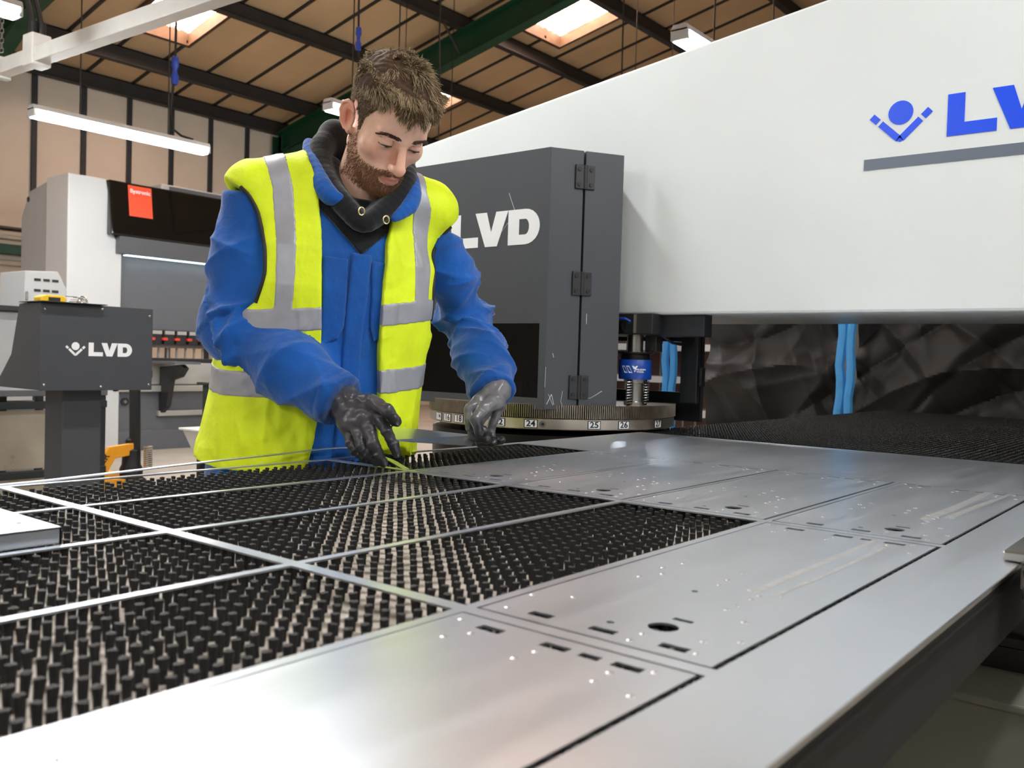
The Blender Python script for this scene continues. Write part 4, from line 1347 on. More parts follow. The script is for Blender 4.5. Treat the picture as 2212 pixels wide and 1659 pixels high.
# ================================================================== the worker: implicit surfaces
f32 = np.float32
def V3(*a):
    return np.array(a, dtype=f32)
def smin(a, b, k):
    h = np.clip(0.5 + 0.5 * (b - a) / k, 0, 1)
    return b + (a - b) * h - k * h * (1 - h)
def smax(a, b, k):
    return -smin(-a, -b, k)
def ell(p, c, r):
    q = p - np.asarray(c, f32)
    r = np.asarray(r, f32)
    k0 = np.sqrt(((q / r) ** 2).sum(-1)) + 1e-9
    k1 = np.sqrt(((q / (r * r)) ** 2).sum(-1)) + 1e-9
    return k0 * (k0 - 1) / k1
def sph(p, c, r):
    q = p - np.asarray(c, f32)
    return np.sqrt((q * q).sum(-1)) - r
def cap(p, a, b, ra, rb=None):
    a, b = np.asarray(a, f32), np.asarray(b, f32)
    rb = ra if rb is None else rb
    ba = b - a
    t = np.clip(((p - a) @ ba) / max(float(ba @ ba), 1e-9), 0, 1)
    q = p - a - t[..., None] * ba
    return np.sqrt((q * q).sum(-1)) - (ra + (rb - ra) * t)
def chain(p, pts, rad, k=0.01):
    d = None
    for i in range(len(pts) - 1):
        e = cap(p, pts[i], pts[i + 1], rad[i], rad[i + 1])
        d = e if d is None else smin(d, e, k)
    return d
def poly2(u, v, poly):
    """signed distance to a 2-D polygon (negative inside)"""
    d = np.full(u.shape, 1e9, f32)
    inside = np.zeros(u.shape, bool)
    n = len(poly)
    for i in range(n):
        ax, ay = poly[i]
        bx, by = poly[(i + 1) % n]
        ex, ey = bx - ax, by - ay
        wx, wy = u - ax, v - ay
        t = np.clip((wx * ex + wy * ey) / (ex * ex + ey * ey + 1e-12), 0, 1)
        d = np.minimum(d, (wx - ex * t) ** 2 + (wy - ey * t) ** 2)
        c = (ay > v) != (by > v)
        xi = ax + (v - ay) * (ex / (ey if abs(ey) > 1e-9 else 1e-9))
        inside ^= c & (u < xi)
    d = np.sqrt(d)
    return np.where(inside, -d, d).astype(f32)

def surface_nets(fn, lo, hi, h):
    lo, hi = np.asarray(lo, float), np.asarray(hi, float)
    n = np.ceil((hi - lo) / h).astype(int) + 1
    ax = [(lo[i] + h * np.arange(n[i])).astype(f32) for i in range(3)]
    F = np.empty(n, f32)
    step = max(1, int(400000 / (n[1] * n[2])))
    for i in range(0, n[0], step):
        X, Y, Z = np.meshgrid(ax[0][i:i + step], ax[1], ax[2], indexing='ij')
        F[i:i + step] = fn(np.stack([X, Y, Z], -1).reshape(-1, 3)).reshape(X.shape)
    S = F < 0
    c = np.zeros(n - 1, np.int8)
    for dx in (0, 1):
        for dy in (0, 1):
            for dz in (0, 1):
                c += S[dx:n[0] - 1 + dx, dy:n[1] - 1 + dy, dz:n[2] - 1 + dz]
    act = np.argwhere((c > 0) & (c < 8))
    idx = np.full(n - 1, -1, np.int32)
    idx[act[:, 0], act[:, 1], act[:, 2]] = np.arange(len(act))
    cv = {}
    for dx in (0, 1):
        for dy in (0, 1):
            for dz in (0, 1):
                cv[(dx, dy, dz)] = F[act[:, 0] + dx, act[:, 1] + dy, act[:, 2] + dz]
    acc = np.zeros((len(act), 3))
    cnt = np.zeros(len(act))
    for a in range(3):
        o1, o2 = (a + 1) % 3, (a + 2) % 3
        for s in (0, 1):
            for t in (0, 1):
                p0 = [0, 0, 0]
                p0[o1], p0[o2] = s, t
                p1 = list(p0)
                p1[a] = 1
                v0, v1 = cv[tuple(p0)], cv[tuple(p1)]
                m = (v0 < 0) != (v1 < 0)
                tt = np.where(m, v0 / np.where(m, v0 - v1, 1), 0)
                pos = np.zeros((len(act), 3))
                pos[:, o1], pos[:, o2], pos[:, a] = s, t, tt
                acc[m] += pos[m]
                cnt[m] += 1
    verts = lo + h * (act + acc / cnt[:, None])
    quads = []
    for a in range(3):
        o1, o2 = (a + 1) % 3, (a + 2) % 3
        sl0 = [slice(None)] * 3
        sl1 = [slice(None)] * 3
        sl0[a], sl1[a] = slice(0, n[a] - 1), slice(1, n[a])
        A, B = S[tuple(sl0)], S[tuple(sl1)]
        e = np.argwhere(A != B)
        e = e[(e[:, o1] > 0) & (e[:, o2] > 0) & (e[:, o1] < n[o1] - 1) & (e[:, o2] < n[o2] - 1)]
        flip = A[e[:, 0], e[:, 1], e[:, 2]]
        q = []
        for d1, d2 in ((-1, -1), (0, -1), (0, 0), (-1, 0)):
            f = e.copy()
            f[:, o1] += d1
            f[:, o2] += d2
            q.append(idx[f[:, 0], f[:, 1], f[:, 2]])
        q = np.stack(q, -1)
        q[~flip] = q[~flip][:, ::-1]
        quads.append(q)
    quads = np.concatenate(quads)
    quads = quads[(quads >= 0).all(1)]
    return verts, quads

def gradient(fn, p, e=0.002):
    g = np.zeros((len(p), 3), f32)
    for i in range(3):
        d = np.zeros(3, f32)
        d[i] = e
        g[:, i] = fn(p + d) - fn(p - d)
    return g / (np.linalg.norm(g, axis=1, keepdims=True) + 1e-9)

# ---- skeleton (metres, measured from the photograph's perspective)
HEAD_R = np.array([[0.968, 0.198, -0.157], [-0.252, 0.716, -0.651], [-0.016, 0.670, 0.742]])
HEAD_T = np.array([1.295, 1.398, 1.626])
RS, RE, RW = V3(1.134, 1.611, 1.471), V3(1.098, 1.635, 1.199), V3(1.160, 1.361, 1.057)
LS, LE, LW_ = V3(1.464, 1.450, 1.470), V3(1.650, 1.479, 1.232), V3(1.552, 1.307, 1.072)
HIP = V3(1.277, 1.605, 0.930)
SHC = (RS + LS) / 2
TU = (LS - RS) / np.linalg.norm(LS - RS)
TWv = (SHC - HIP)
TWv = TWv - TU * (TWv @ TU) * 0.0
TWv = TWv / np.linalg.norm(TWv)
TF = np.cross(TU, TWv)
TF = TF / np.linalg.norm(TF)
TU2 = np.cross(TWv, TF)
TM = np.stack([TU2, TF, TWv]).astype(f32)      # rows: lateral (his left), forward, up along the spine
def torso_c(p):
    q = (p - HIP) @ TM.T
    return q[..., 0], q[..., 1], q[..., 2]
_s = [-0.30, -0.12, 0.00, 0.12, 0.25, 0.36, 0.44, 0.50, 0.545, 0.585, 0.64]
_a = [0.200, 0.212, 0.212, 0.208, 0.208, 0.212, 0.206, 0.172, 0.125, 0.082, 0.055]
_b = [0.140, 0.148, 0.148, 0.140, 0.138, 0.142, 0.136, 0.120, 0.098, 0.080, 0.060]
_q = [0.000, 0.000, 0.005, 0.010, 0.012, 0.008, 0.000, -0.010, -0.012, -0.005, 0.00]
def torso_sdf(p, grow=0.0):
    u, q, s = torso_c(p)
    a = np.interp(s, _s, _a) + grow
    b = np.interp(s, _s, _b) + grow
    qc = np.interp(s, _s, _q)
    d = ((np.abs(u) / a) ** 2.5 + (np.abs(q - qc) / b) ** 2.5) ** (1 / 2.5)
    d = ((d - 1) * np.minimum(a, b)).astype(f32)
    NB = SHC + TWv * 0.045
    sh = smin(cap(p, NB, RS + TWv * 0.005, 0.070, 0.062), cap(p, NB, LS + TWv * 0.005, 0.070, 0.062), 0.02) - grow * 0.9
    d = smin(d, sh, 0.05)
    return d.astype(f32)
def arm_r(p):
    m = RE * 0.45 + RW * 0.55
    return chain(p, [RS, RS * 0.5 + RE * 0.5 - TU * 0.004, RE, m, RW + (RE - RW) * 0.02], [0.066, 0.063, 0.063, 0.065, 0.056], 0.04)
def arm_l(p):
    m = LE * 0.5 + LW_ * 0.5
    return chain(p, [LS, LS * 0.5 + LE * 0.5, LE, m, LW_ + (LE - LW_) * 0.04], [0.060, 0.054, 0.053, 0.057, 0.053], 0.04)
def jacket(p):
    d = torso_sdf(p)
    u, q, s = torso_c(p)
    d = smin(d, np.minimum(arm_r(p), arm_l(p)), 0.028)
    # cuffs are cut square across the forearm
    for W, E in ((RW, RE), (LW_, LE)):
        ax = (W - E) / np.linalg.norm(W - E)
        near = cap(p, E * 0.4 + W * 0.6, W + ax * 0.1, 0.085)
        cut = (p - W) @ ax.astype(f32)
        d = np.where(near < 0, smax(d, cut, 0.004), d)
    d = smax(d, -(s + 0.12), 0.01)
    d = smax(d, s - 0.530, 0.01)
    return d
# ---- clothing cut lines on the torso (lateral u, height s)
V_L = [(-0.110, 0.74), (-0.100, 0.62), (-0.080, 0.561), (-0.070, 0.485), (-0.065, 0.41), (-0.056, 0.33), (-0.046, 0.26), (-0.038, 0.19), (-0.031, 0.118), (-0.035, 0.06), (-0.043, -0.004), (-0.13, -0.018), (-0.34, -0.035),
       (-0.34, 0.262), (-0.215, 0.275), (-0.180, 0.315), (-0.170, 0.374), (-0.175, 0.428), (-0.190, 0.493), (-0.212, 0.526), (-0.262, 0.560), (-0.262, 0.74)]
V_R = [(0.115, 0.74), (0.098, 0.62), (0.080, 0.542), (0.067, 0.474), (0.064, 0.396), (0.067, 0.339), (0.074, 0.283), (0.084, 0.208), (0.094, 0.141), (0.098, 0.045), (0.19, 0.03), (0.34, 0.03),
       (0.34, 0.27), (0.225, 0.285), (0.205, 0.33), (0.198, 0.40), (0.205, 0.47), (0.222, 0.53), (0.250, 0.565), (0.250, 0.74)]
V_B = [(-0.34, -0.035), (0.34, -0.03), (0.34, 0.27), (0.21, 0.30), (0.185, 0.40), (0.20, 0.50), (0.250, 0.565), (0.24, 0.60), (0.1, 0.575), (-0.1, 0.575), (-0.24, 0.61), (-0.262, 0.56), (-0.20, 0.50), (-0.175, 0.40), (-0.2, 0.29), (-0.34, 0.265)]
ST_L = [(-0.195, 0.74), (-0.185, 0.600), (-0.168, 0.544), (-0.159, 0.479), (-0.152, 0.395), (-0.145, 0.30), (-0.110, 0.30), (-0.115, 0.401), (-0.120, 0.485), (-0.127, 0.552), (-0.142, 0.605), (-0.152, 0.74)]
ST_R = [(0.118, 0.74), (0.120, 0.602), (0.131, 0.549), (0.136, 0.448), (0.147, 0.33), (0.183, 0.33), (0.182, 0.459), (0.172, 0.568), (0.158, 0.604), (0.158, 0.74)]
PK_L = [(-0.060, 0.427), (-0.012, 0.430), (-0.004, 0.295), (-0.013, 0.268), (-0.045, 0.250)]
PK_R = [(0.040, 0.432), (0.066, 0.434), (0.078, 0.28), (0.066, 0.268), (0.052, 0.298)]
def drape(p, u, q, s, seed, amp):
    """soft cloth waviness, strongest away from the shoulders"""
    r_ = np.random.default_rng(seed)
    d = np.zeros(len(p), f32)
    for k in range(10):
        fr = r_.uniform(14, 60)
        a = r_.uniform(-0.9, 0.9)
        ph = r_.uniform(0, 6.28)
        w = np.sin(fr * (u * np.cos(a) + s * np.sin(a)) + ph + 1.2 * np.sin(9 * s + 7 * u + ph))
        d += amp * (0.6 * w + 0.8 * (1 - np.abs(w)) ** 2 - 0.3) / np.sqrt(fr / 14)
    return d / 2.2
def vest_body(p, extra=0.0):
    u, q, s = torso_c(p)
    g = 0.0165 + extra
    d = torso_sdf(p, g) + (0.0020 * np.clip((s - 0.46) / 0.10, 0, 1)).astype(f32)
    flare = 0.010 * np.clip((0.22 - s) / 0.25, 0, 1) ** 1.3
    return d - flare.astype(f32)
def vest_region(p):
    u, q, s = torso_c(p)
    fr = np.minimum(poly2(u, s, V_L), poly2(u, s, V_R))
    bk = poly2(u, s, V_B)
    return np.where(q > -0.02, fr, bk)
def vest(p):
    u, q, s = torso_c(p)
    core = torso_sdf(p, -0.02)
    return smax(smax(vest_body(p), vest_region(p), 0.003), -core, 0.003)
def band_region(p):
    u, q, s = torso_c(p)
    b1 = np.abs(s - (0.315 + 0.2 * u)) - 0.024
    b2 = np.abs(s - (0.178 + 0.15 * u)) - 0.026
    st = np.minimum(poly2(u, s, ST_L), poly2(u, s, ST_R))
    st = np.where(s > 0.29, st, 1.0)
    return np.minimum(np.minimum(b1, b2), st).astype(f32)
def bands(p):
    core = torso_sdf(p, -0.01)
    return smax(smax(smax(vest_body(p, 0.0014), vest_region(p) - 0.0005, 0.002), band_region(p), 0.0015), -core, 0.002)
def pockets(p):
    u, q, s = torso_c(p)
    r = np.minimum(poly2(u, s, PK_L), poly2(u, s, PK_R))
    return smax(smax(torso_sdf(p, 0.004), r, 0.002), -q, 0.002)
def placket(p):
    u, q, s = torso_c(p)
    c = 0.016 + 0.02 * np.clip(0.35 - s, 0, 1) / 0.35
    r = np.maximum(np.abs(u - c) - 0.020, np.maximum(s - 0.445, -(s + 0.1)))
    return smax(smax(torso_sdf(p, 0.005), r.astype(f32), 0.006), -q, 0.002)

HOOD = [(1.303, 1.575, 1.628), (1.256, 1.560, 1.591), (1.232, 1.532, 1.547), (1.221, 1.488, 1.495), (1.226, 1.445, 1.453), (1.244, 1.408, 1.417), (1.294, 1.400, 1.449), (1.339, 1.401, 1.491), (1.378, 1.424, 1.537), (1.424, 1.488, 1.588)]
def spl(pts, rad, n=4):
    p = [np.asarray(a, float) for a in pts]
    P, R = [], []
    for i in range(len(p) - 1):
        a, b, c, d = p[max(i - 1, 0)], p[i], p[i + 1], p[min(i + 2, len(p) - 1)]
        for k in range(n):
            t = k / n
            P.append(0.5 * ((2 * b) + (c - a) * t + (2 * a - 5 * b + 4 * c - d) * t * t + (3 * b - a - 3 * c + d) * t ** 3))
            R.append(rad[i] + (rad[i + 1] - rad[i]) * t)
    return [q.astype(f32) for q in P + [p[-1]]], R + [rad[-1]]
def hood(p):
    pts = [V3(*a) for a in HOOD]
    d = chain(p, *spl(pts, [0.027, 0.025, 0.023, 0.023, 0.022, 0.019, 0.021, 0.022, 0.022, 0.025]), 0.003)
    back = chain(p, [pts[-1], V3(1.405, 1.548, 1.598), V3(1.350, 1.590, 1.620), pts[0]], [0.026, 0.036, 0.042, 0.032], 0.03)
    d = smin(d, back, 0.02)
    bag = ell(p, (1.355, 1.615, 1.52), (0.11, 0.07, 0.10))
    d = smin(d, bag, 0.04)
    ctr = V3(1.300, 1.480, 1.490)
    inner = [a * 0.72 + ctr * 0.28 - V3(0, 0, 0.012) for a in pts[1:9]]
    d = smin(d, chain(p, *spl(inner, [0.020] * 8, 3), 0.003), 0.008)
    u, q, s = torso_c(p)
    bib = smax(torso_sdf(p, 0.006), (np.abs(u - 0.014) - np.clip(s - 0.445, 0, 1) * 1.1).astype(f32), 0.004)
    bib = smax(bib, (s - 0.560).astype(f32), 0.01)
    return smin(d, smax(bib, -q, 0.004), 0.006)
def hood_hem(p):
    """stitched channel: a raised cord line along the hood opening"""
    pts = [V3(*a) for a in HOOD]
    return chain(p, pts, [0.01] * len(pts), 0.01)
def collar(p):
    a = chain(p, *spl([(1.249, 1.593, 1.600), (1.219, 1.541, 1.548), (1.201, 1.492, 1.499), (1.201, 1.459, 1.469), (1.211, 1.440, 1.465)], [0.013, 0.020, 0.021, 0.019, 0.008]), 0.002)
    b = chain(p, *spl([(1.397, 1.423, 1.535), (1.366, 1.389, 1.494), (1.339, 1.373, 1.462), (1.302, 1.377, 1.432)], [0.012, 0.017, 0.017, 0.008]), 0.002)
    return np.minimum(a, b)

# ---- gloves
RH = {'wrist': (1.162, 1.368, 1.062), 'i': [(1.168, 1.280, 1.047), (1.167, 1.239, 1.007), (1.178, 1.233, 0.984), (1.185, 1.231, 0.966)],
      'm': [(1.155, 1.287, 1.031), (1.151, 1.259, 0.985), (1.159, 1.255, 0.965), (1.169, 1.250, 0.950)],
      'r': [(1.147, 1.305, 1.020), (1.144, 1.283, 0.977), (1.151, 1.272, 0.962), (1.162, 1.258, 0.950)],
      'p': [(1.145, 1.331, 1.017), (1.144, 1.314, 0.981), (1.147, 1.302, 0.966), (1.154, 1.285, 0.954)],
      't': [(1.159, 1.324, 1.059), (1.157, 1.270, 1.062), (1.163, 1.237, 1.047), (1.178, 1.226, 1.027)]}
LH = {'wrist': (1.554, 1.305, 1.080),
      'i': [(1.513, 1.315, 1.055), (1.484, 1.318, 1.037), (1.478, 1.308, 1.002), (1.504, 1.291, 0.992)],
      'm': [(1.540, 1.321, 1.057), (1.509, 1.334, 1.016), (1.500, 1.320, 0.978), (1.519, 1.295, 0.970)],
      'r': [(1.568, 1.326, 1.054), (1.543, 1.347, 0.995), (1.537, 1.329, 0.962), (1.547, 1.300, 0.962)],
      'p': [(1.595, 1.324, 1.045), (1.580, 1.340, 0.983), (1.574, 1.323, 0.959), (1.575, 1.298, 0.967)],
      't': [(1.527, 1.281, 1.057), (1.488, 1.279, 1.042), (1.465, 1.282, 1.018), (1.475, 1.279, 0.988)],
      }
def glove(p, Hd, elbow, fr=1.0):
    w = V3(*Hd['wrist'])
    d = None
    for f in 'imrp':
        e = cap(p, w, V3(*Hd[f][0]), 0.022, 0.0150)
        d = e if d is None else smin(d, e, 0.014)
    for a, b in (('i', 'm'), ('m', 'r'), ('r', 'p')):
        d = smin(d, cap(p, V3(*Hd[a][0]), V3(*Hd[b][0]), 0.0145), 0.008)
    sz = {'i': 1.0, 'm': 1.03, 'r': 0.98, 'p': 0.88}
    for f in 'imrp':
        pts = [V3(*a) for a in Hd[f]]
        r = [0.0128 * sz[f] * fr, 0.0110 * sz[f] * fr, 0.0102 * sz[f] * fr, 0.0088 * sz[f] * fr]
        e = chain(p, pts, r, 0.003)
        d = smin(d, e, 0.0045)
    pts = [V3(*a) for a in Hd['t']]
    d = smin(d, chain(p, [w] + pts, [0.02, 0.019, 0.0140, 0.0122, 0.0102], 0.006), 0.008)
    ax = (elbow - w) / np.linalg.norm(elbow - w)
    d = smin(d, cap(p, w - ax * 0.005, w + ax * 0.09, 0.031, 0.032), 0.02)
    return d

# ---- head, in head space (x to his left, y back, z up)
def to_head(p):
    return ((p - HEAD_T.astype(f32)) @ HEAD_R.astype(f32))
NECK = (HEAD_R.T @ (np.array([1.318, 1.500, 1.500]) - HEAD_T)).astype(f32)
EYE = 0.0318
def head(p):
    x, y, z = p[..., 0], p[..., 1], p[..., 2]
    ax = np.abs(x)
    m = np.stack([ax, y, z], -1)
    d = ell(p, (0, 0.014, 0.045), (0.0765, 0.098, 0.084))
    d = smin(d, ell(p, (0, -0.030, 0.036), (0.066, 0.060, 0.058)), 0.02)
    d = smin(d, ell(p, (0, -0.028, -0.030), (0.061, 0.056, 0.070)), 0.025)
    d = smin(d, cap(m, V3(0.050, 0.002, -0.052), V3(0.020, -0.066, -0.098), 0.019, 0.017), 0.022)
    d = smin(d, sph(p, (0, -0.074, -0.099), 0.0215), 0.016)
    d = smin(d, sph(m, (0.0465, -0.054, -0.022), 0.0205), 0.02)
    d = smin(d, cap(m, V3(0.046, -0.0705, 0.0185), V3(0.012, -0.0865, 0.0150), 0.0085, 0.0095), 0.012)
    # muzzle
    d = smin(d, ell(p, (0, -0.074, -0.070), (0.030, 0.022, 0.028)), 0.014)
    # sockets
    d = smax(d, -ell(m, (EYE + 0.001, -0.100, 0.000), (0.0195, 0.019, 0.0125)), 0.008)
    # nose
    d = smin(d, cap(p, V3(0, -0.0865, 0.010), V3(0, -0.1125, -0.034), 0.0070, 0.0095), 0.010)
    d = smin(d, sph(p, (0, -0.1135, -0.0400), 0.0112), 0.006)
    d = smin(d, ell(m, (0.0118, -0.1010, -0.0425), (0.0078, 0.0105, 0.0078)), 0.005)
    d = smax(d, -ell(m, (0.0065, -0.1075, -0.0505), (0.0032, 0.0055, 0.0040)), 0.002)
    # eyelids over the eyeball, gaze lowered
    e = (EYE, -0.0765, 0.0)
    d = smin(d, sph(m, e, 0.0140), 0.004)
    zc = -0.0052 - 5.0 * (ax - EYE) ** 2
    slit = np.maximum(np.abs(z - zc) - (0.0030 - 11.0 * (ax - EYE) ** 2), sph(m, e, 0.019))
    d = smax(d, -slit.astype(f32), 0.001)
    crease = np.maximum(np.abs(z - 0.0075) - 0.0006, np.abs(sph(m, e, 0.0150)) - 0.002)
    d = smax(d, -crease.astype(f32), 0.002)
    # lips
    d = smin(d, cap(m, V3(0.0, -0.0985, -0.0680), V3(0.0225, -0.0865, -0.0722), 0.0042, 0.0022), 0.004)
    d = smin(d, cap(m, V3(0.0, -0.0965, -0.0795), V3(0.0195, -0.0865, -0.0760), 0.0052, 0.0028), 0.004)
    d = smax(d, -cap(m, V3(0.0, -0.1045, -0.0734), V3(0.0245, -0.0900, -0.0738), 0.0016, 0.0012), 0.0015)
    d = smax(d, -cap(p, V3(0, -0.1065, -0.0540), V3(0, -0.1045, -0.0630), 0.0030, 0.0034), 0.004)
    # ears
    a1, a2 = np.radians(28), np.radians(14)
    q = m - V3(0.0760, 0.0140, -0.008)
    qx = q[..., 0] * np.cos(a1) - q[..., 1] * np.sin(a1)
    qy = q[..., 0] * np.sin(a1) + q[..., 1] * np.cos(a1)
    ry = qy * np.cos(a2) - q[..., 2] * np.sin(a2)
    rz = qy * np.sin(a2) + q[..., 2] * np.cos(a2)
    r = np.stack([qx, ry, rz], -1).astype(f32)
    ear = ell(r, (0.004, 0.004, 0.003), (0.0075, 0.0185, 0.0300))
    ear = smin(ear, sph(r, (0.001, -0.004, -0.0265), 0.0085), 0.006)
    ear = smax(ear, -ell(r, (0.0105, -0.001, -0.001), (0.0085, 0.0105, 0.0180)), 0.003)
    rim = [V3(0.007, -0.012, 0.014), V3(0.0085, -0.008, 0.0265), V3(0.009, 0.004, 0.0325), V3(0.0095, 0.016, 0.026), V3(0.0095, 0.0205, 0.010), V3(0.008, 0.0165, -0.010), V3(0.006, 0.008, -0.024)]
    ear = smin(ear, chain(r, rim, [0.0032] * 7, 0.002), 0.002)
    ear = smin(ear, chain(r, [V3(0.0065, 0.004, 0.020), V3(0.0085, 0.0095, 0.008), V3(0.0075, 0.0070, -0.010)], [0.003, 0.0034, 0.003], 0.002), 0.003)
    d = smin(d, ear, 0.005)
    # neck and hidden shoulders
    d = smin(d, cap(p, V3(0, 0.018, -0.035), NECK, 0.055, 0.060), 0.022)
    return d

def hairline(p):
    """positive on the scalp that carries hair"""
    x, y, z = np.abs(p[..., 0]), p[..., 1], p[..., 2]
    side = np.interp(y, [-0.080, -0.063, -0.054, -0.033, -0.016, -0.008, 0.000, 0.010, 0.028, 0.045, 0.09, 0.13], [0.080, 0.062, 0.043, 0.020, -0.022, -0.022, 0.010, 0.030, 0.022, -0.030, -0.052, -0.055])
    front = np.interp(x, [0.0, 0.020, 0.034, 0.043, 0.050, 0.057, 0.075], [0.066, 0.070, 0.082, 0.088, 0.072, 0.056, 0.050])
    w = np.clip((-0.050 - y) / 0.008, 0, 1)
    return z - (side * (1 - w) + front * w)
def beard_w(p):
    x, y, z = np.abs(p[:, 0]), p[:, 1], p[:, 2]
    # upper border runs from the sideburn down to the corner of the mouth
    zb = np.interp(y, [-0.11, -0.092, -0.075, -0.055, -0.035, -0.015, 0.0, 0.02], [-0.052, -0.052, -0.060, -0.062, -0.052, -0.020, -0.030, -0.075])
    w = np.clip((zb - z) / 0.008, 0, 1)
    w *= np.clip((0.006 - y) / 0.012, 0, 1)
    w *= np.clip((z + 0.128) / 0.010, 0, 1)
    lips = ((x / 0.0235) ** 2 + ((z + 0.0745) / 0.0095) ** 2)
    w *= np.clip((lips - 1.0) / 0.35, 0, 1)
    return w
# ---- meshes
def refine(fn, v, it=2, e=0.0015, lim=0.004):
    v = v.astype(f32)
    for _ in range(it):
        g = gradient(fn, v, e)
        v = v - g * np.clip(fn(v), -lim, lim)[:, None]
    return v
def np_mesh(name, v, q, m, parent, smooth=True, cols=None):
    me = bpy.data.meshes.new(name)
    v = np.asarray(v, float) - np.array(LOC[parent.name])
    me.vertices.add(len(v))
    me.vertices.foreach_set('co', v.astype(np.float32).ravel())
    q = np.asarray(q)
    k = q.shape[1]
    me.loops.add(q.size)
    me.loops.foreach_set('vertex_index', q.astype(np.int32).ravel())
    me.polygons.add(len(q))
    me.polygons.foreach_set('loop_start', np.arange(0, q.size, k, dtype=np.int32))
    me.polygons.foreach_set('loop_total', np.full(len(q), k, np.int32))
    me.update()
    me.validate()
    if smooth:
        me.polygons.foreach_set('use_smooth', [True] * len(me.polygons))
    if cols is not None:
        at = me.color_attributes.new('Col', 'FLOAT_COLOR', 'POINT')
        c4 = np.ones((len(v), 4), np.float32)
        c4[:, :3] = cols
        at.data.foreach_set('color', c4.ravel())
    me.materials.append(m)
    o = bpy.data.objects.new(name, me)
    link(o, parent)
    return o
def lin(*c):
    return np.array(srgb(*c))

worker = thing('person', 'worker in blue jacket, yellow hi-vis vest and dark gloves bending over the sheet', 'person', (1.26, 1.60, 0.0))

# skin
def skin_material():
    m = mat('skin', (1, 1, 1), 0.48, var=0.05, scale=60, bump=0.12, bscale=700, attr='Col', bdist=0.002, spec=0.4)
    b = m.node_tree.nodes['Principled BSDF']
    b.inputs['Subsurface Weight'].default_value = 0.12
    b.inputs['Subsurface Radius'].default_value = (0.012, 0.004, 0.002)
    b.inputs['Subsurface Scale'].default_value = 0.6
    return m
M_skin = skin_material()
hv, hq = surface_nets(head, (-0.105, -0.135, -0.19), (0.105, 0.13, 0.14), 0.0021)
hv = refine(head, hv, 2, 0.0008, 0.002)
hn = gradient(head, hv, 0.001)
X, Y, Z = hv[:, 0], hv[:, 1], hv[:, 2]
base = np.tile(lin(238, 192, 168), (len(hv), 1))
def tint(w, col):
    global base
    w = np.clip(w, 0, 1)[:, None]
    base = base * (1 - w) + col * w
gs = lambda c, r: np.exp(-(((hv - np.array(c)) / np.array(r)) ** 2).sum(1))
for s in (-1, 1):
    tint(0.45 * gs((s * 0.045, -0.06, -0.03), (0.022, 0.03, 0.02)), lin(208, 128, 104))
    tint(0.75 * gs((s * 0.085, 0.018, -0.004), (0.014, 0.02, 0.034)), lin(214, 112, 88))
    tint(0.35 * gs((s * EYE, -0.085, -0.004), (0.018, 0.02, 0.010)), lin(176, 112, 92))
tint(0.55 * gs((0, -0.112, -0.038), (0.014, 0.02, 0.012)), lin(206, 120, 96))
tint(0.5 * gs((0, -0.10, -0.02), (0.008, 0.02, 0.022)), lin(218, 140, 114))
lips = ((np.abs(X) / 0.0235) ** 2 + ((Z + 0.0742) / 0.0088) ** 2)
tint(np.clip((1.15 - lips) / 0.3, 0, 1) * (Y < -0.075) * 0.85, lin(196, 124, 108))
bw = beard_w(hv)
tint(bw * 0.42, lin(128, 86, 62))
tint(np.clip(hairline(hv) / 0.006, 0, 1) * 0.8, lin(96, 72, 54))
hw = hv @ HEAD_R.T + HEAD_T
body = np_mesh('body', hw, hq, M_skin, worker, cols=base)

# eyes
M_eye = mat('eye', (1, 1, 1), 0.12, var=0.0, attr='Col', spec=0.6)
for s in (-1, 1):
    n1, n2 = 16, 24
    v, c = [], []
    gz = np.array([0.10, -0.80, -0.58])
    gz /= np.linalg.norm(gz)
    for i in range(n1 + 1):
        for j in range(n2):
            a, b = np.pi * i / n1, 2 * np.pi * j / n2
            d = np.array([np.sin(a) * np.cos(b), np.sin(a) * np.sin(b), np.cos(a)])
            v.append(np.array([s * EYE, -0.0765, 0]) + 0.0126 * d)
            t = d @ gz
            c.append(lin(16, 14, 14) if t > 0.975 else lin(70, 78, 84) if t > 0.88 else lin(205, 196, 190))
    q = [(i * n2 + j, (i + 1) * n2 + j, (i + 1) * n2 + (j + 1) % n2, i * n2 + (j + 1) % n2) for i in range(n1) for j in range(n2)]
    np_mesh('eye', np.array(v) @ HEAD_R.T + HEAD_T, q, M_eye, worker, cols=np.array(c))

# lash lines
M_lash = mat('dark lashes', srgb(30, 22, 18), 0.6, var=0.1)
for s in (-1, 1):
    pts = []
    for k in range(11):
        dx = -0.0125 + 0.025 * k / 10
        z_ = -0.0052 - 5.0 * dx * dx + max(0.0, 0.0030 - 11.0 * dx * dx) - 0.0002
        y_ = -0.0765 - math.sqrt(max(0.0, 0.0143 ** 2 - dx * dx - z_ * z_))
        pts.append(HEAD_R @ np.array([s * EYE + dx, y_ - 0.0004, z_]) + HEAD_T)
    MB().tube([tuple(p) for p in pts], [0.0005] + [0.0010] * 9 + [0.0005], 6).build('eyelashes', M_lash, worker, smooth=True)

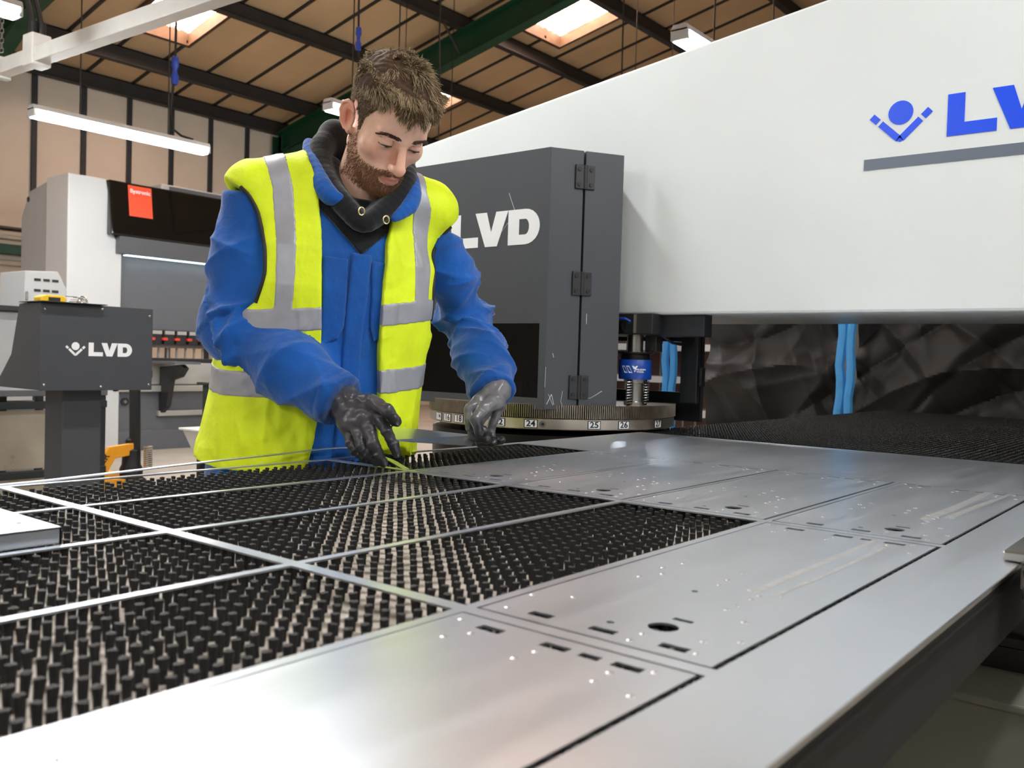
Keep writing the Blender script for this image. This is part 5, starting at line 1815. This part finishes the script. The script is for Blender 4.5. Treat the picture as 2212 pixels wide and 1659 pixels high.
# hair, brows, beard: tapered strands
def strands(name, root, dirs, length, width, c0, c1, bend, parent, m, wave=0.0, rings=4):
    n = len(root)
    dirs = dirs / np.linalg.norm(dirs, axis=1, keepdims=True)
    side = np.cross(dirs, rng.normal(size=(n, 3)))
    side /= np.linalg.norm(side, axis=1, keepdims=True)
    up = np.cross(dirs, side)
    V, C = [], []
    ph = rng.uniform(0, 6.28, n)
    for k in range(rings + 1):
        t = k / rings
        ctr = root + dirs * (length * t)[:, None] + bend * (length * t * t)[:, None] + side * (wave * length * np.sin(ph + 5 * t) * t)[:, None]
        w = width * (1 - 0.8 * t ** 2)
        for a in (0, 2.09, 4.19):
            V.append(ctr + (side * np.cos(a) + up * np.sin(a)) * w[:, None])
            C.append(c0 * (1 - t) + c1 * t)
    V = np.stack(V, 1)
    C = np.stack(C, 1)
    nv = V.shape[1]
    q = []
    for k in range(rings):
        for a in range(3):
            b = (a + 1) % 3
            q.append((3 * k + a, 3 * k + b, 3 * k + 3 + b, 3 * k + 3 + a))
    q.append((3 * rings, 3 * rings + 1, 3 * rings + 2, 3 * rings + 2))
    q = np.array(q[:-1])
    Q = (q[None] + (np.arange(n) * nv)[:, None, None]).reshape(-1, 4)
    V = V.reshape(-1, 3) @ HEAD_R.T + HEAD_T
    return np_mesh(name, V, Q, m, parent, cols=C.reshape(-1, 3))
M_hair = mat('brown hair', (1, 1, 1), 0.7, var=0.12, scale=120, attr='Col', spec=0.15)
hl = hairline(hv)
cand = np.where((hl > 0.001) & ~((np.abs(X) > 0.074) & (Z < 0.032) & (Y < 0.04) & (Y > -0.012)))[0]
top = np.clip((Z - 0.045) / 0.05, 0, 1)
frontness = np.clip((-Y) / 0.08, 0, 1)
# underlying hair mass
def hair_cap(p):
    d = head(p)
    hl_ = hairline(p)
    zz = p[..., 2]
    th = 0.0022 + 0.0105 * np.clip((zz - 0.05) / 0.05, 0, 1)
    n = 0.0022 * np.sin(p[..., 0] * 260 + 3 * np.sin(p[..., 1] * 90)) * np.sin(p[..., 1] * 210 + p[..., 2] * 140) * np.clip((zz - 0.05) / 0.04, 0, 1)
    return smax(d - th.astype(f32) - n.astype(f32), -(hl_ - 0.002).astype(f32) * 0.8, 0.006)
cv_, cq_ = surface_nets(hair_cap, (-0.11, -0.125, -0.07), (0.11, 0.15, 0.17), 0.003)
cc_ = np.tile(lin(74, 56, 42), (len(cv_), 1)) * (1 + 0.25 * rng.normal(size=(len(cv_), 1)).clip(-1, 1))
hair = np_mesh('hair', cv_ @ HEAD_R.T + HEAD_T, cq_, M_hair, worker, cols=cc_)
ns = 15000
w_ = 0.35 + 0.65 * top[cand]
pick = rng.choice(cand, ns, p=w_ / w_.sum())
root = hv[pick] + rng.normal(0, 0.0012, (ns, 3))
nn = hn[pick]
tp, fr_n = top[pick], frontness[pick]
root = root + nn * (0.006 * tp)[:, None]
cl = np.stack([np.sin(root[:, 0] * 160 + root[:, 1] * 60), np.cos(root[:, 1] * 130 + root[:, 0] * 70), np.sin(root[:, 2] * 150)], 1)
fwd = np.stack([0.15 * np.sign(root[:, 0]) * 0 + 0.1, -1.0 + 0 * tp, -0.15 - 0.5 * fr_n], 1)
sidev = np.stack([0.1 * np.sign(root[:, 0]), -0.25 + 0 * tp, -1.0 + 0 * tp], 1)
dirs = nn * (0.62 - 0.12 * tp)[:, None] + (fwd * tp[:, None] + sidev * (1 - tp)[:, None]) * 0.75 + cl * 0.52 * (0.3 + 0.7 * tp)[:, None]
length = (0.0055 + 0.0155 * tp + 0.005 * tp * fr_n) * rng.uniform(0.75, 1.25, ns)
shade = rng.uniform(0, 1, (ns, 1))
cA = lin(70, 52, 38) * (0.7 + 0.6 * shade)
cB = lin(120, 96, 70) * (1 - shade) + lin(206, 184, 150) * shade
bend = np.stack([0 * tp + 0.05, -0.35 * tp, -0.55 * tp * (0.4 + fr_n)], 1) + cl * 0.25 * tp[:, None]
strands('hair_strands', root, dirs, length, np.where(tp > 0.5, 0.0011, 0.0007) * rng.uniform(0.7, 1.3, ns), cA, cB, bend, hair, M_hair, wave=0.12)
# fringe falling over the forehead
fi = np.where((hl > 0.0) & (hl < 0.014) & (Y < -0.055) & (np.abs(X) < 0.036) & (Z > 0.06))[0]
nf = 1500
pick = rng.choice(fi, nf)
root = hv[pick] + hn[pick] * 0.008
cl = np.stack([np.sin(root[:, 0] * 230), 0 * root[:, 0], np.sin(root[:, 0] * 310 + 1)], 1)
dirs = hn[pick] * 0.75 + np.array([0.12, -0.35, 0.10]) + cl * 0.25
shade = rng.uniform(0, 1, (nf, 1))
strands('fringe', root, dirs, rng.uniform(0.014, 0.025, nf), np.full(nf, 0.0012), lin(66, 48, 34) * (0.7 + 0.6 * shade), lin(104, 80, 56) * (1 - shade) + lin(180, 152, 116) * shade,
        np.tile(np.array([0.05, 0.05, -0.95]), (nf, 1)) + cl * 0.3, hair, M_hair, wave=0.2)
M_brow = mat('dark brown brow hair', (1, 1, 1), 0.5, var=0.1, scale=120, attr='Col')
for s in (-1, 1):
    bi = np.where((s * X > 0.010) & (s * X < 0.052) & (np.abs(Z - (0.0175 + 0.10 * (s * X - 0.012) - 3.2 * np.clip(s * X - 0.034, 0, 1) ** 2 * 10)) < 0.0027) & (Y < -0.055))[0]
    nb = 300
    pick = rng.choice(bi, nb)
    d = np.tile(np.array([s * 1.0, 0.25, 0.30]), (nb, 1)) + hn[pick] * 0.35 + rng.normal(0, 0.15, (nb, 3))
    strands('eyebrow', hv[pick] + hn[pick] * 0.0004, d, rng.uniform(0.006, 0.010, nb), np.full(nb, 0.00055), np.tile(lin(70, 50, 38), (nb, 1)), np.tile(lin(92, 68, 52), (nb, 1)), np.zeros((nb, 3)), worker, M_brow)
M_beard = mat('reddish brown beard', (1, 1, 1), 0.5, var=0.12, scale=120, attr='Col')
bi = np.where(bw > 0.05)[0]
nb = 5200
dens = bw[bi] * (0.35 + 0.65 * np.clip((-Y[bi] - 0.03) / 0.05, 0, 1))
pick = rng.choice(bi, nb, p=dens / dens.sum())
d = hn[pick] * 0.55 + np.array([0, 0.05, -0.85]) + rng.normal(0, 0.22, (nb, 3))
mst = (Z[pick] > -0.068) & (Y[pick] < -0.08)
d[mst] += np.stack([np.sign(X[pick][mst]) * 0.9, 0 * X[pick][mst], 0.35 + 0 * X[pick][mst]], 1)
shade = rng.uniform(0, 1, (nb, 1))
strands('beard', hv[pick], d, rng.uniform(0.004, 0.0085, nb) * (0.6 + 0.4 * np.clip((-Y[pick] - 0.03) / 0.05, 0, 1)), np.full(nb, 0.00055), lin(98, 62, 40) * (0.8 + 0.5 * shade), lin(140, 92, 58) * (1 - shade) + lin(190, 138, 92) * shade, np.tile(np.array([0, 0.1, -0.2]), (nb, 1)), worker, M_beard, rings=2)

# cloth
M_jacket = mat('royal blue work cotton', srgb(15, 82, 160), 0.82, var=0.22, scale=9, bump=0.55, bscale=26, bdist=0.010, spec=0.25, sheen=0.25)
M_vest = mat('fluorescent yellow polyester', (0.72, 0.86, 0.015), 0.6, var=0.10, scale=12, bump=0.6, bscale=18, bdist=0.009, spec=0.3)
M_band = mat('silver grey reflective tape', srgb(158, 158, 164), 0.45, metal=0.25, var=0.07, scale=25, bump=0.3, bscale=40, bdist=0.003)
M_hoodie = mat('black fleece', srgb(17, 18, 22), 0.9, var=0.2, scale=60, bump=0.4, bscale=260, bdist=0.002, spec=0.2, sheen=0.3)
M_piping = mat('black piping', srgb(14, 14, 15), 0.6, var=0.1)
M_trouser = mat('dark blue work trousers', srgb(18, 40, 78), 0.85, var=0.15, scale=10, spec=0.2)
M_boot = mat('black work boot', srgb(20, 19, 18), 0.5, var=0.15)
M_glove = mat('dark grey coated glove', (1, 1, 1), 0.28, var=0.12, scale=60, bump=0.3, bscale=120, bdist=0.002, attr='Col', spec=0.5)

def seg_param(p, a, b):
    ab = b - a
    t = np.clip(((p - a) @ ab) / (ab @ ab), -0.3, 1.3)
    r = p - a - t[:, None] * ab
    e1 = np.cross(ab, np.array([0.3, 0.2, 1.0]))
    e1 /= np.linalg.norm(e1)
    e2 = np.cross(ab / np.linalg.norm(ab), e1)
    return t, np.arctan2(r @ e2, r @ e1), np.linalg.norm(r, axis=1)
def ridge(x, p=2.0):
    return (1 - np.abs(np.sin(x))) ** p
def jacket_folds(v):
    u, q, s = torso_c(v)
    d = np.zeros(len(v))
    arms = np.minimum(arm_r(v), arm_l(v))
    tw = np.clip((arms - 0.01) / 0.03, 0, 1)
    d += tw * np.minimum(drape(v, u, q, s, 11, 0.0042), 0.006)
    d += tw * 0.007 * ridge(u * 34 + 1.8 * np.sin(s * 9) + 0.6, 2) * np.clip((0.40 - s) / 0.2, 0, 1) * (q > 0)
    for S, E, W, sd in ((RS, RE, RW, 1.0), (LS, LE, LW_, 2.2)):
        t, a, r = seg_param(v, S, E)
        t2, a2, r2 = seg_param(v, E, W)
        near = np.clip((0.11 - np.minimum(r, r2)) / 0.03, 0, 1) * np.clip((0.02 - np.where(S is RS, arm_r(v), arm_l(v))) / 0.02, 0, 1)
        up_ = (r < r2)
        wu = near * np.clip(t / 0.25, 0, 1) * np.clip((1.25 - t) / 0.3, 0, 1)
        wf = near * np.clip((t2 + 0.2) / 0.3, 0, 1) * np.clip((1.05 - t2) / 0.12, 0, 1)
        el_u = 0.45 + 0.55 * np.clip((t - 0.5) / 0.4, 0, 1)
        el_f = 0.55 + 0.45 * np.clip((0.55 - t2) / 0.5, 0, 1)
        r_ = np.random.default_rng(int(sd * 10))
        fu, ff = np.zeros(len(v)), np.zeros(len(v))
        for k in range(9):
            ka, kt, ph = r_.choice([1, 2, -1, -2]), r_.uniform(6, 17), r_.uniform(0, 6.28, 4)
            msk = np.clip(0.15 + 0.85 * np.sin(a + ph[2]) + 0.5 * np.sin(4 * t + ph[3]), 0, 1)
            fu += msk * ridge(0.5 * (kt * t + ka * a + 1.2 * np.sin(3 * t + ph[1]) + ph[0]), 3.2)
            msk = np.clip(0.15 + 0.85 * np.sin(a2 + ph[3]) + 0.5 * np.sin(4 * t2 + ph[2]), 0, 1)
            ff += msk * ridge(0.5 * (kt * t2 + ka * a2 + 1.2 * np.sin(3 * t2 + ph[1]) + ph[0]), 3.2)
        d += np.where(up_, wu * el_u * (0.0155 * fu - 0.008), wf * el_f * (0.0155 * ff - 0.008))
        hem = np.exp(-((t2 - 0.93) / 0.012) ** 2) * near * (~up_)
        d -= 0.0022 * hem
    inside = (vest_region(v) < -0.004) & (vest_body(v) < 0.0)
    return np.where(inside, np.minimum(d, -vest_body(v) - 0.006), d)
jv, jq = surface_nets(jacket, (0.98, 1.20, 0.79), (1.76, 1.80, 1.58), 0.0046)
jv = refine(jacket, jv, 2)
jn = gradient(jacket, jv, 0.004)
jv = jv + jn * jacket_folds(jv)[:, None]
jk = np_mesh('jacket', jv, jq, M_jacket, worker)
for nm, fn, off in (('pocket', pockets, 0.0), ('placket', placket, 0.0)):
    v, q = surface_nets(fn, (1.10, 1.30, 0.80), (1.50, 1.62, 1.46), 0.0032)
    v = refine(fn, v, 1)
    u_, q_, s_ = torso_c(v)
    v = v + gradient(fn, v, 0.004) * (0.6 * drape(v, u_, q_, s_, 11, 0.0042) + 0.002)[:, None]
    np_mesh(nm, v, q, M_jacket, jk)
v, q = surface_nets(collar, (1.13, 1.30, 1.38), (1.45, 1.62, 1.64), 0.0035)
v = refine(collar, v, 2)
np_mesh('collar', v, q, M_jacket, jk)

vv_, vq_ = surface_nets(vest, (0.95, 1.28, 0.84), (1.60, 1.84, 1.68), 0.0042)
def cloth_push(v):
    u_, q_, s_ = torso_c(v)
    d = drape(v, u_, q_, s_, 23, 0.0098) * np.clip((0.62 - s_) / 0.2, 0.25, 1)
    d = np.maximum(d, -0.004)
    d += 0.006 * ridge(u_ * 40 + 2.2 * np.sin(6 * s_ + 1), 2) * np.clip((0.28 - s_) / 0.15, 0, 1)
    return d
def vnorm(v):
    return gradient(vest_body, v, 0.004)
vv_ = vv_ + vnorm(vv_) * cloth_push(vv_)[:, None]
vs_o = np_mesh('hi_vis_vest', vv_, vq_, M_vest, worker)
bv, bq = surface_nets(bands, (0.95, 1.28, 0.95), (1.60, 1.84, 1.68), 0.0037)
bv = bv + vnorm(bv) * (cloth_push(bv) + 0.0006)[:, None]
np_mesh('reflective_tape', bv, bq, M_band, vs_o)
# black piping round the armholes
def on_vest(u, s, back=False):
    p = HIP + TU2 * u + TWv * s + TF * (0.40 if not back else -0.40)
    d = -TF if not back else TF
    for _ in range(90):
        f = float(vest_body(p.astype(f32)[None])[0])
        if f < 0.0005:
            break
        p = p + d * max(f * 0.6, 0.0004)
    return p
for poly in (V_L[15:21], V_R[14:19]):
    pts = []
    for (u0, s0), (u1, s1) in zip(poly[:-1], poly[1:]):
        for k in range(6):
            u_, s_ = u0 + (u1 - u0) * k / 6, s0 + (s1 - s0) * k / 6
            if abs(u_) > 0.235:
                continue
            pp = on_vest(u_, s_)
            if np.linalg.norm(pp - HIP) < 0.85 and abs(float(vest_body(pp.astype(f32)[None])[0])) < 0.004:
                pts.append(pp)
    pts = np.array(pts)
    pts = pts + vnorm(pts.astype(f32)) * (cloth_push(pts.astype(f32)) - 0.001)[:, None]
    for _ in range(3):
        pts[1:-1] = (pts[:-2] + pts[2:] + 2 * pts[1:-1]) / 4
    MB().tube([tuple(p) for p in pts], 0.0042, 8).build('piping', M_piping, vs_o, smooth=True)

hv_, hq_ = surface_nets(hood, (1.13, 1.30, 1.34), (1.50, 1.74, 1.72), 0.0035)
hv_ = refine(hood, hv_, 2)
hg = gradient(hood, hv_, 0.004)
hv_ = hv_ + hg * (0.0008 * np.sin(hv_[:, 0] * 60 + 2 * np.sin(hv_[:, 2] * 40)) * np.sin(hv_[:, 2] * 45 + hv_[:, 1] * 40))[:, None]
hd = np_mesh('hoodie_hood', hv_, hq_, M_hoodie, worker)
M_eyelet = mat('brass eyelet', srgb(226, 210, 160), 0.3, metal=1.0, var=0.02)
for c_ in ((1.231, 1.398, 1.438), (1.279, 1.377, 1.426)):
    c_ = Vector(c_)
    n_ = (Vector((0, 0, 1.35)) - c_).normalized()
    a_ = n_.cross(Vector((0, 0, 1))).normalized()
    b_ = n_.cross(a_)
    MB().tube([c_ + (a_ * math.cos(t) * 0.006 + b_ * math.sin(t) * 0.008) for t in np.linspace(0, 6.283, 16)], 0.0016, 6).build('eyelet', M_eyelet, hd, smooth=True)

# gloves
for Hd, elb, col0, nm in ((RH, RE, lin(78, 75, 79), 'glove'), (LH, LE, lin(108, 106, 109), 'glove')):
    fn = lambda p, Hd=Hd, elb=elb: glove(p, Hd, elb, 1.12 if Hd is LH else 1.0)
    pts = np.array([Hd['wrist']] + [a for f in 'imrpt' for a in Hd[f]] + [tuple(np.array(Hd['wrist']) + (elb - np.array(Hd['wrist'])) * 0.36)])
    v, q = surface_nets(fn, pts.min(0) - 0.04, pts.max(0) + 0.04, 0.0019)
    v = refine(fn, v, 2, 0.001, 0.002)
    g_ = gradient(fn, v, 0.002)
    # creases across knuckles and loose folds
    dsp = np.zeros(len(v))
    tip = np.zeros(len(v))
    for f in 'imrpt':
        P4 = [np.array(a) for a in Hd[f]]
        for a, b in zip(P4[:-1], P4[1:]):
            ab = b - a
            t = ((v - a) @ ab) / (ab @ ab)
            rr = np.linalg.norm(v - a - np.clip(t, 0, 1)[:, None] * ab, axis=1)
            wgt = np.clip((0.016 - rr) / 0.006, 0, 1)
            dsp += wgt * 0.0011 * (ridge(t * 5.5 + 1.0, 2.0) - 0.35)
        dd = np.linalg.norm(v - P4[-1], axis=1)
        tip = np.maximum(tip, np.clip((0.052 - dd) / 0.03, 0, 1))
    dsp += 0.0012 * np.sin(v[:, 0] * 170 + 2 * np.sin(v[:, 2] * 130)) * np.sin(v[:, 1] * 190)
    v = v + g_ * dsp[:, None]
    col = col0 * (1 - tip[:, None]) + lin(44, 44, 47) * tip[:, None]
    np_mesh(nm, v, q, M_glove, worker, cols=col)

# trousers and boots (mostly below the table)
def legs(p):
    L1, L2 = HIP + TU2 * 0.10, HIP - TU2 * 0.10
    d = None
    for h_, s_ in ((L1, 1), (L2, -1)):
        k_ = np.array([h_[0] + 0.01 * s_, h_[1] + 0.0, 0.50])
        a_ = np.array([h_[0] + 0.04 * s_, h_[1] + 0.06, 0.10])
        e = chain(p, [V3(*h_), V3(*k_), V3(*a_)], [0.105, 0.080, 0.070], 0.05)
        d = e if d is None else smin(d, e, 0.03)
    d = smin(d, ell(p, HIP + np.array([0, 0, 0.0]), (0.19, 0.14, 0.14)), 0.05)
    return smax(d, -(p[..., 2] - 0.085), 0.01)
v, q = surface_nets(legs, (0.95, 1.35, 0.04), (1.60, 1.85, 1.06), 0.010)
v = refine(legs, v, 2)
v = v + gradient(legs, v, 0.006) * (0.004 * np.sin(v[:, 2] * 45 + 2 * np.sin(v[:, 0] * 30)))[:, None]
np_mesh('trousers', v, q, M_trouser, worker)
for s_ in (1, -1):
    h_ = HIP + TU2 * 0.10 * s_
    c0_ = V3(h_[0] + 0.04 * s_, h_[1] + 0.07, 0.05)
    c1_ = c0_ + V3(TF[0], TF[1], 0) * 0.17
    fn = lambda p: smax(smin(smin(cap(p, c0_, c1_ - V3(0, 0, 0.008), 0.050, 0.042), cap(p, c0_, c0_ + V3(0, 0, 0.10), 0.052, 0.055), 0.03), cap(p, c1_, c1_, 0.045), 0.02), -p[..., 2], 0.004)
    v, q = surface_nets(fn, np.minimum(c0_, c1_) - 0.08, np.maximum(c0_, c1_) + np.array([0.08, 0.08, 0.16]), 0.006)
    np_mesh('boot', v, q, M_boot, worker)
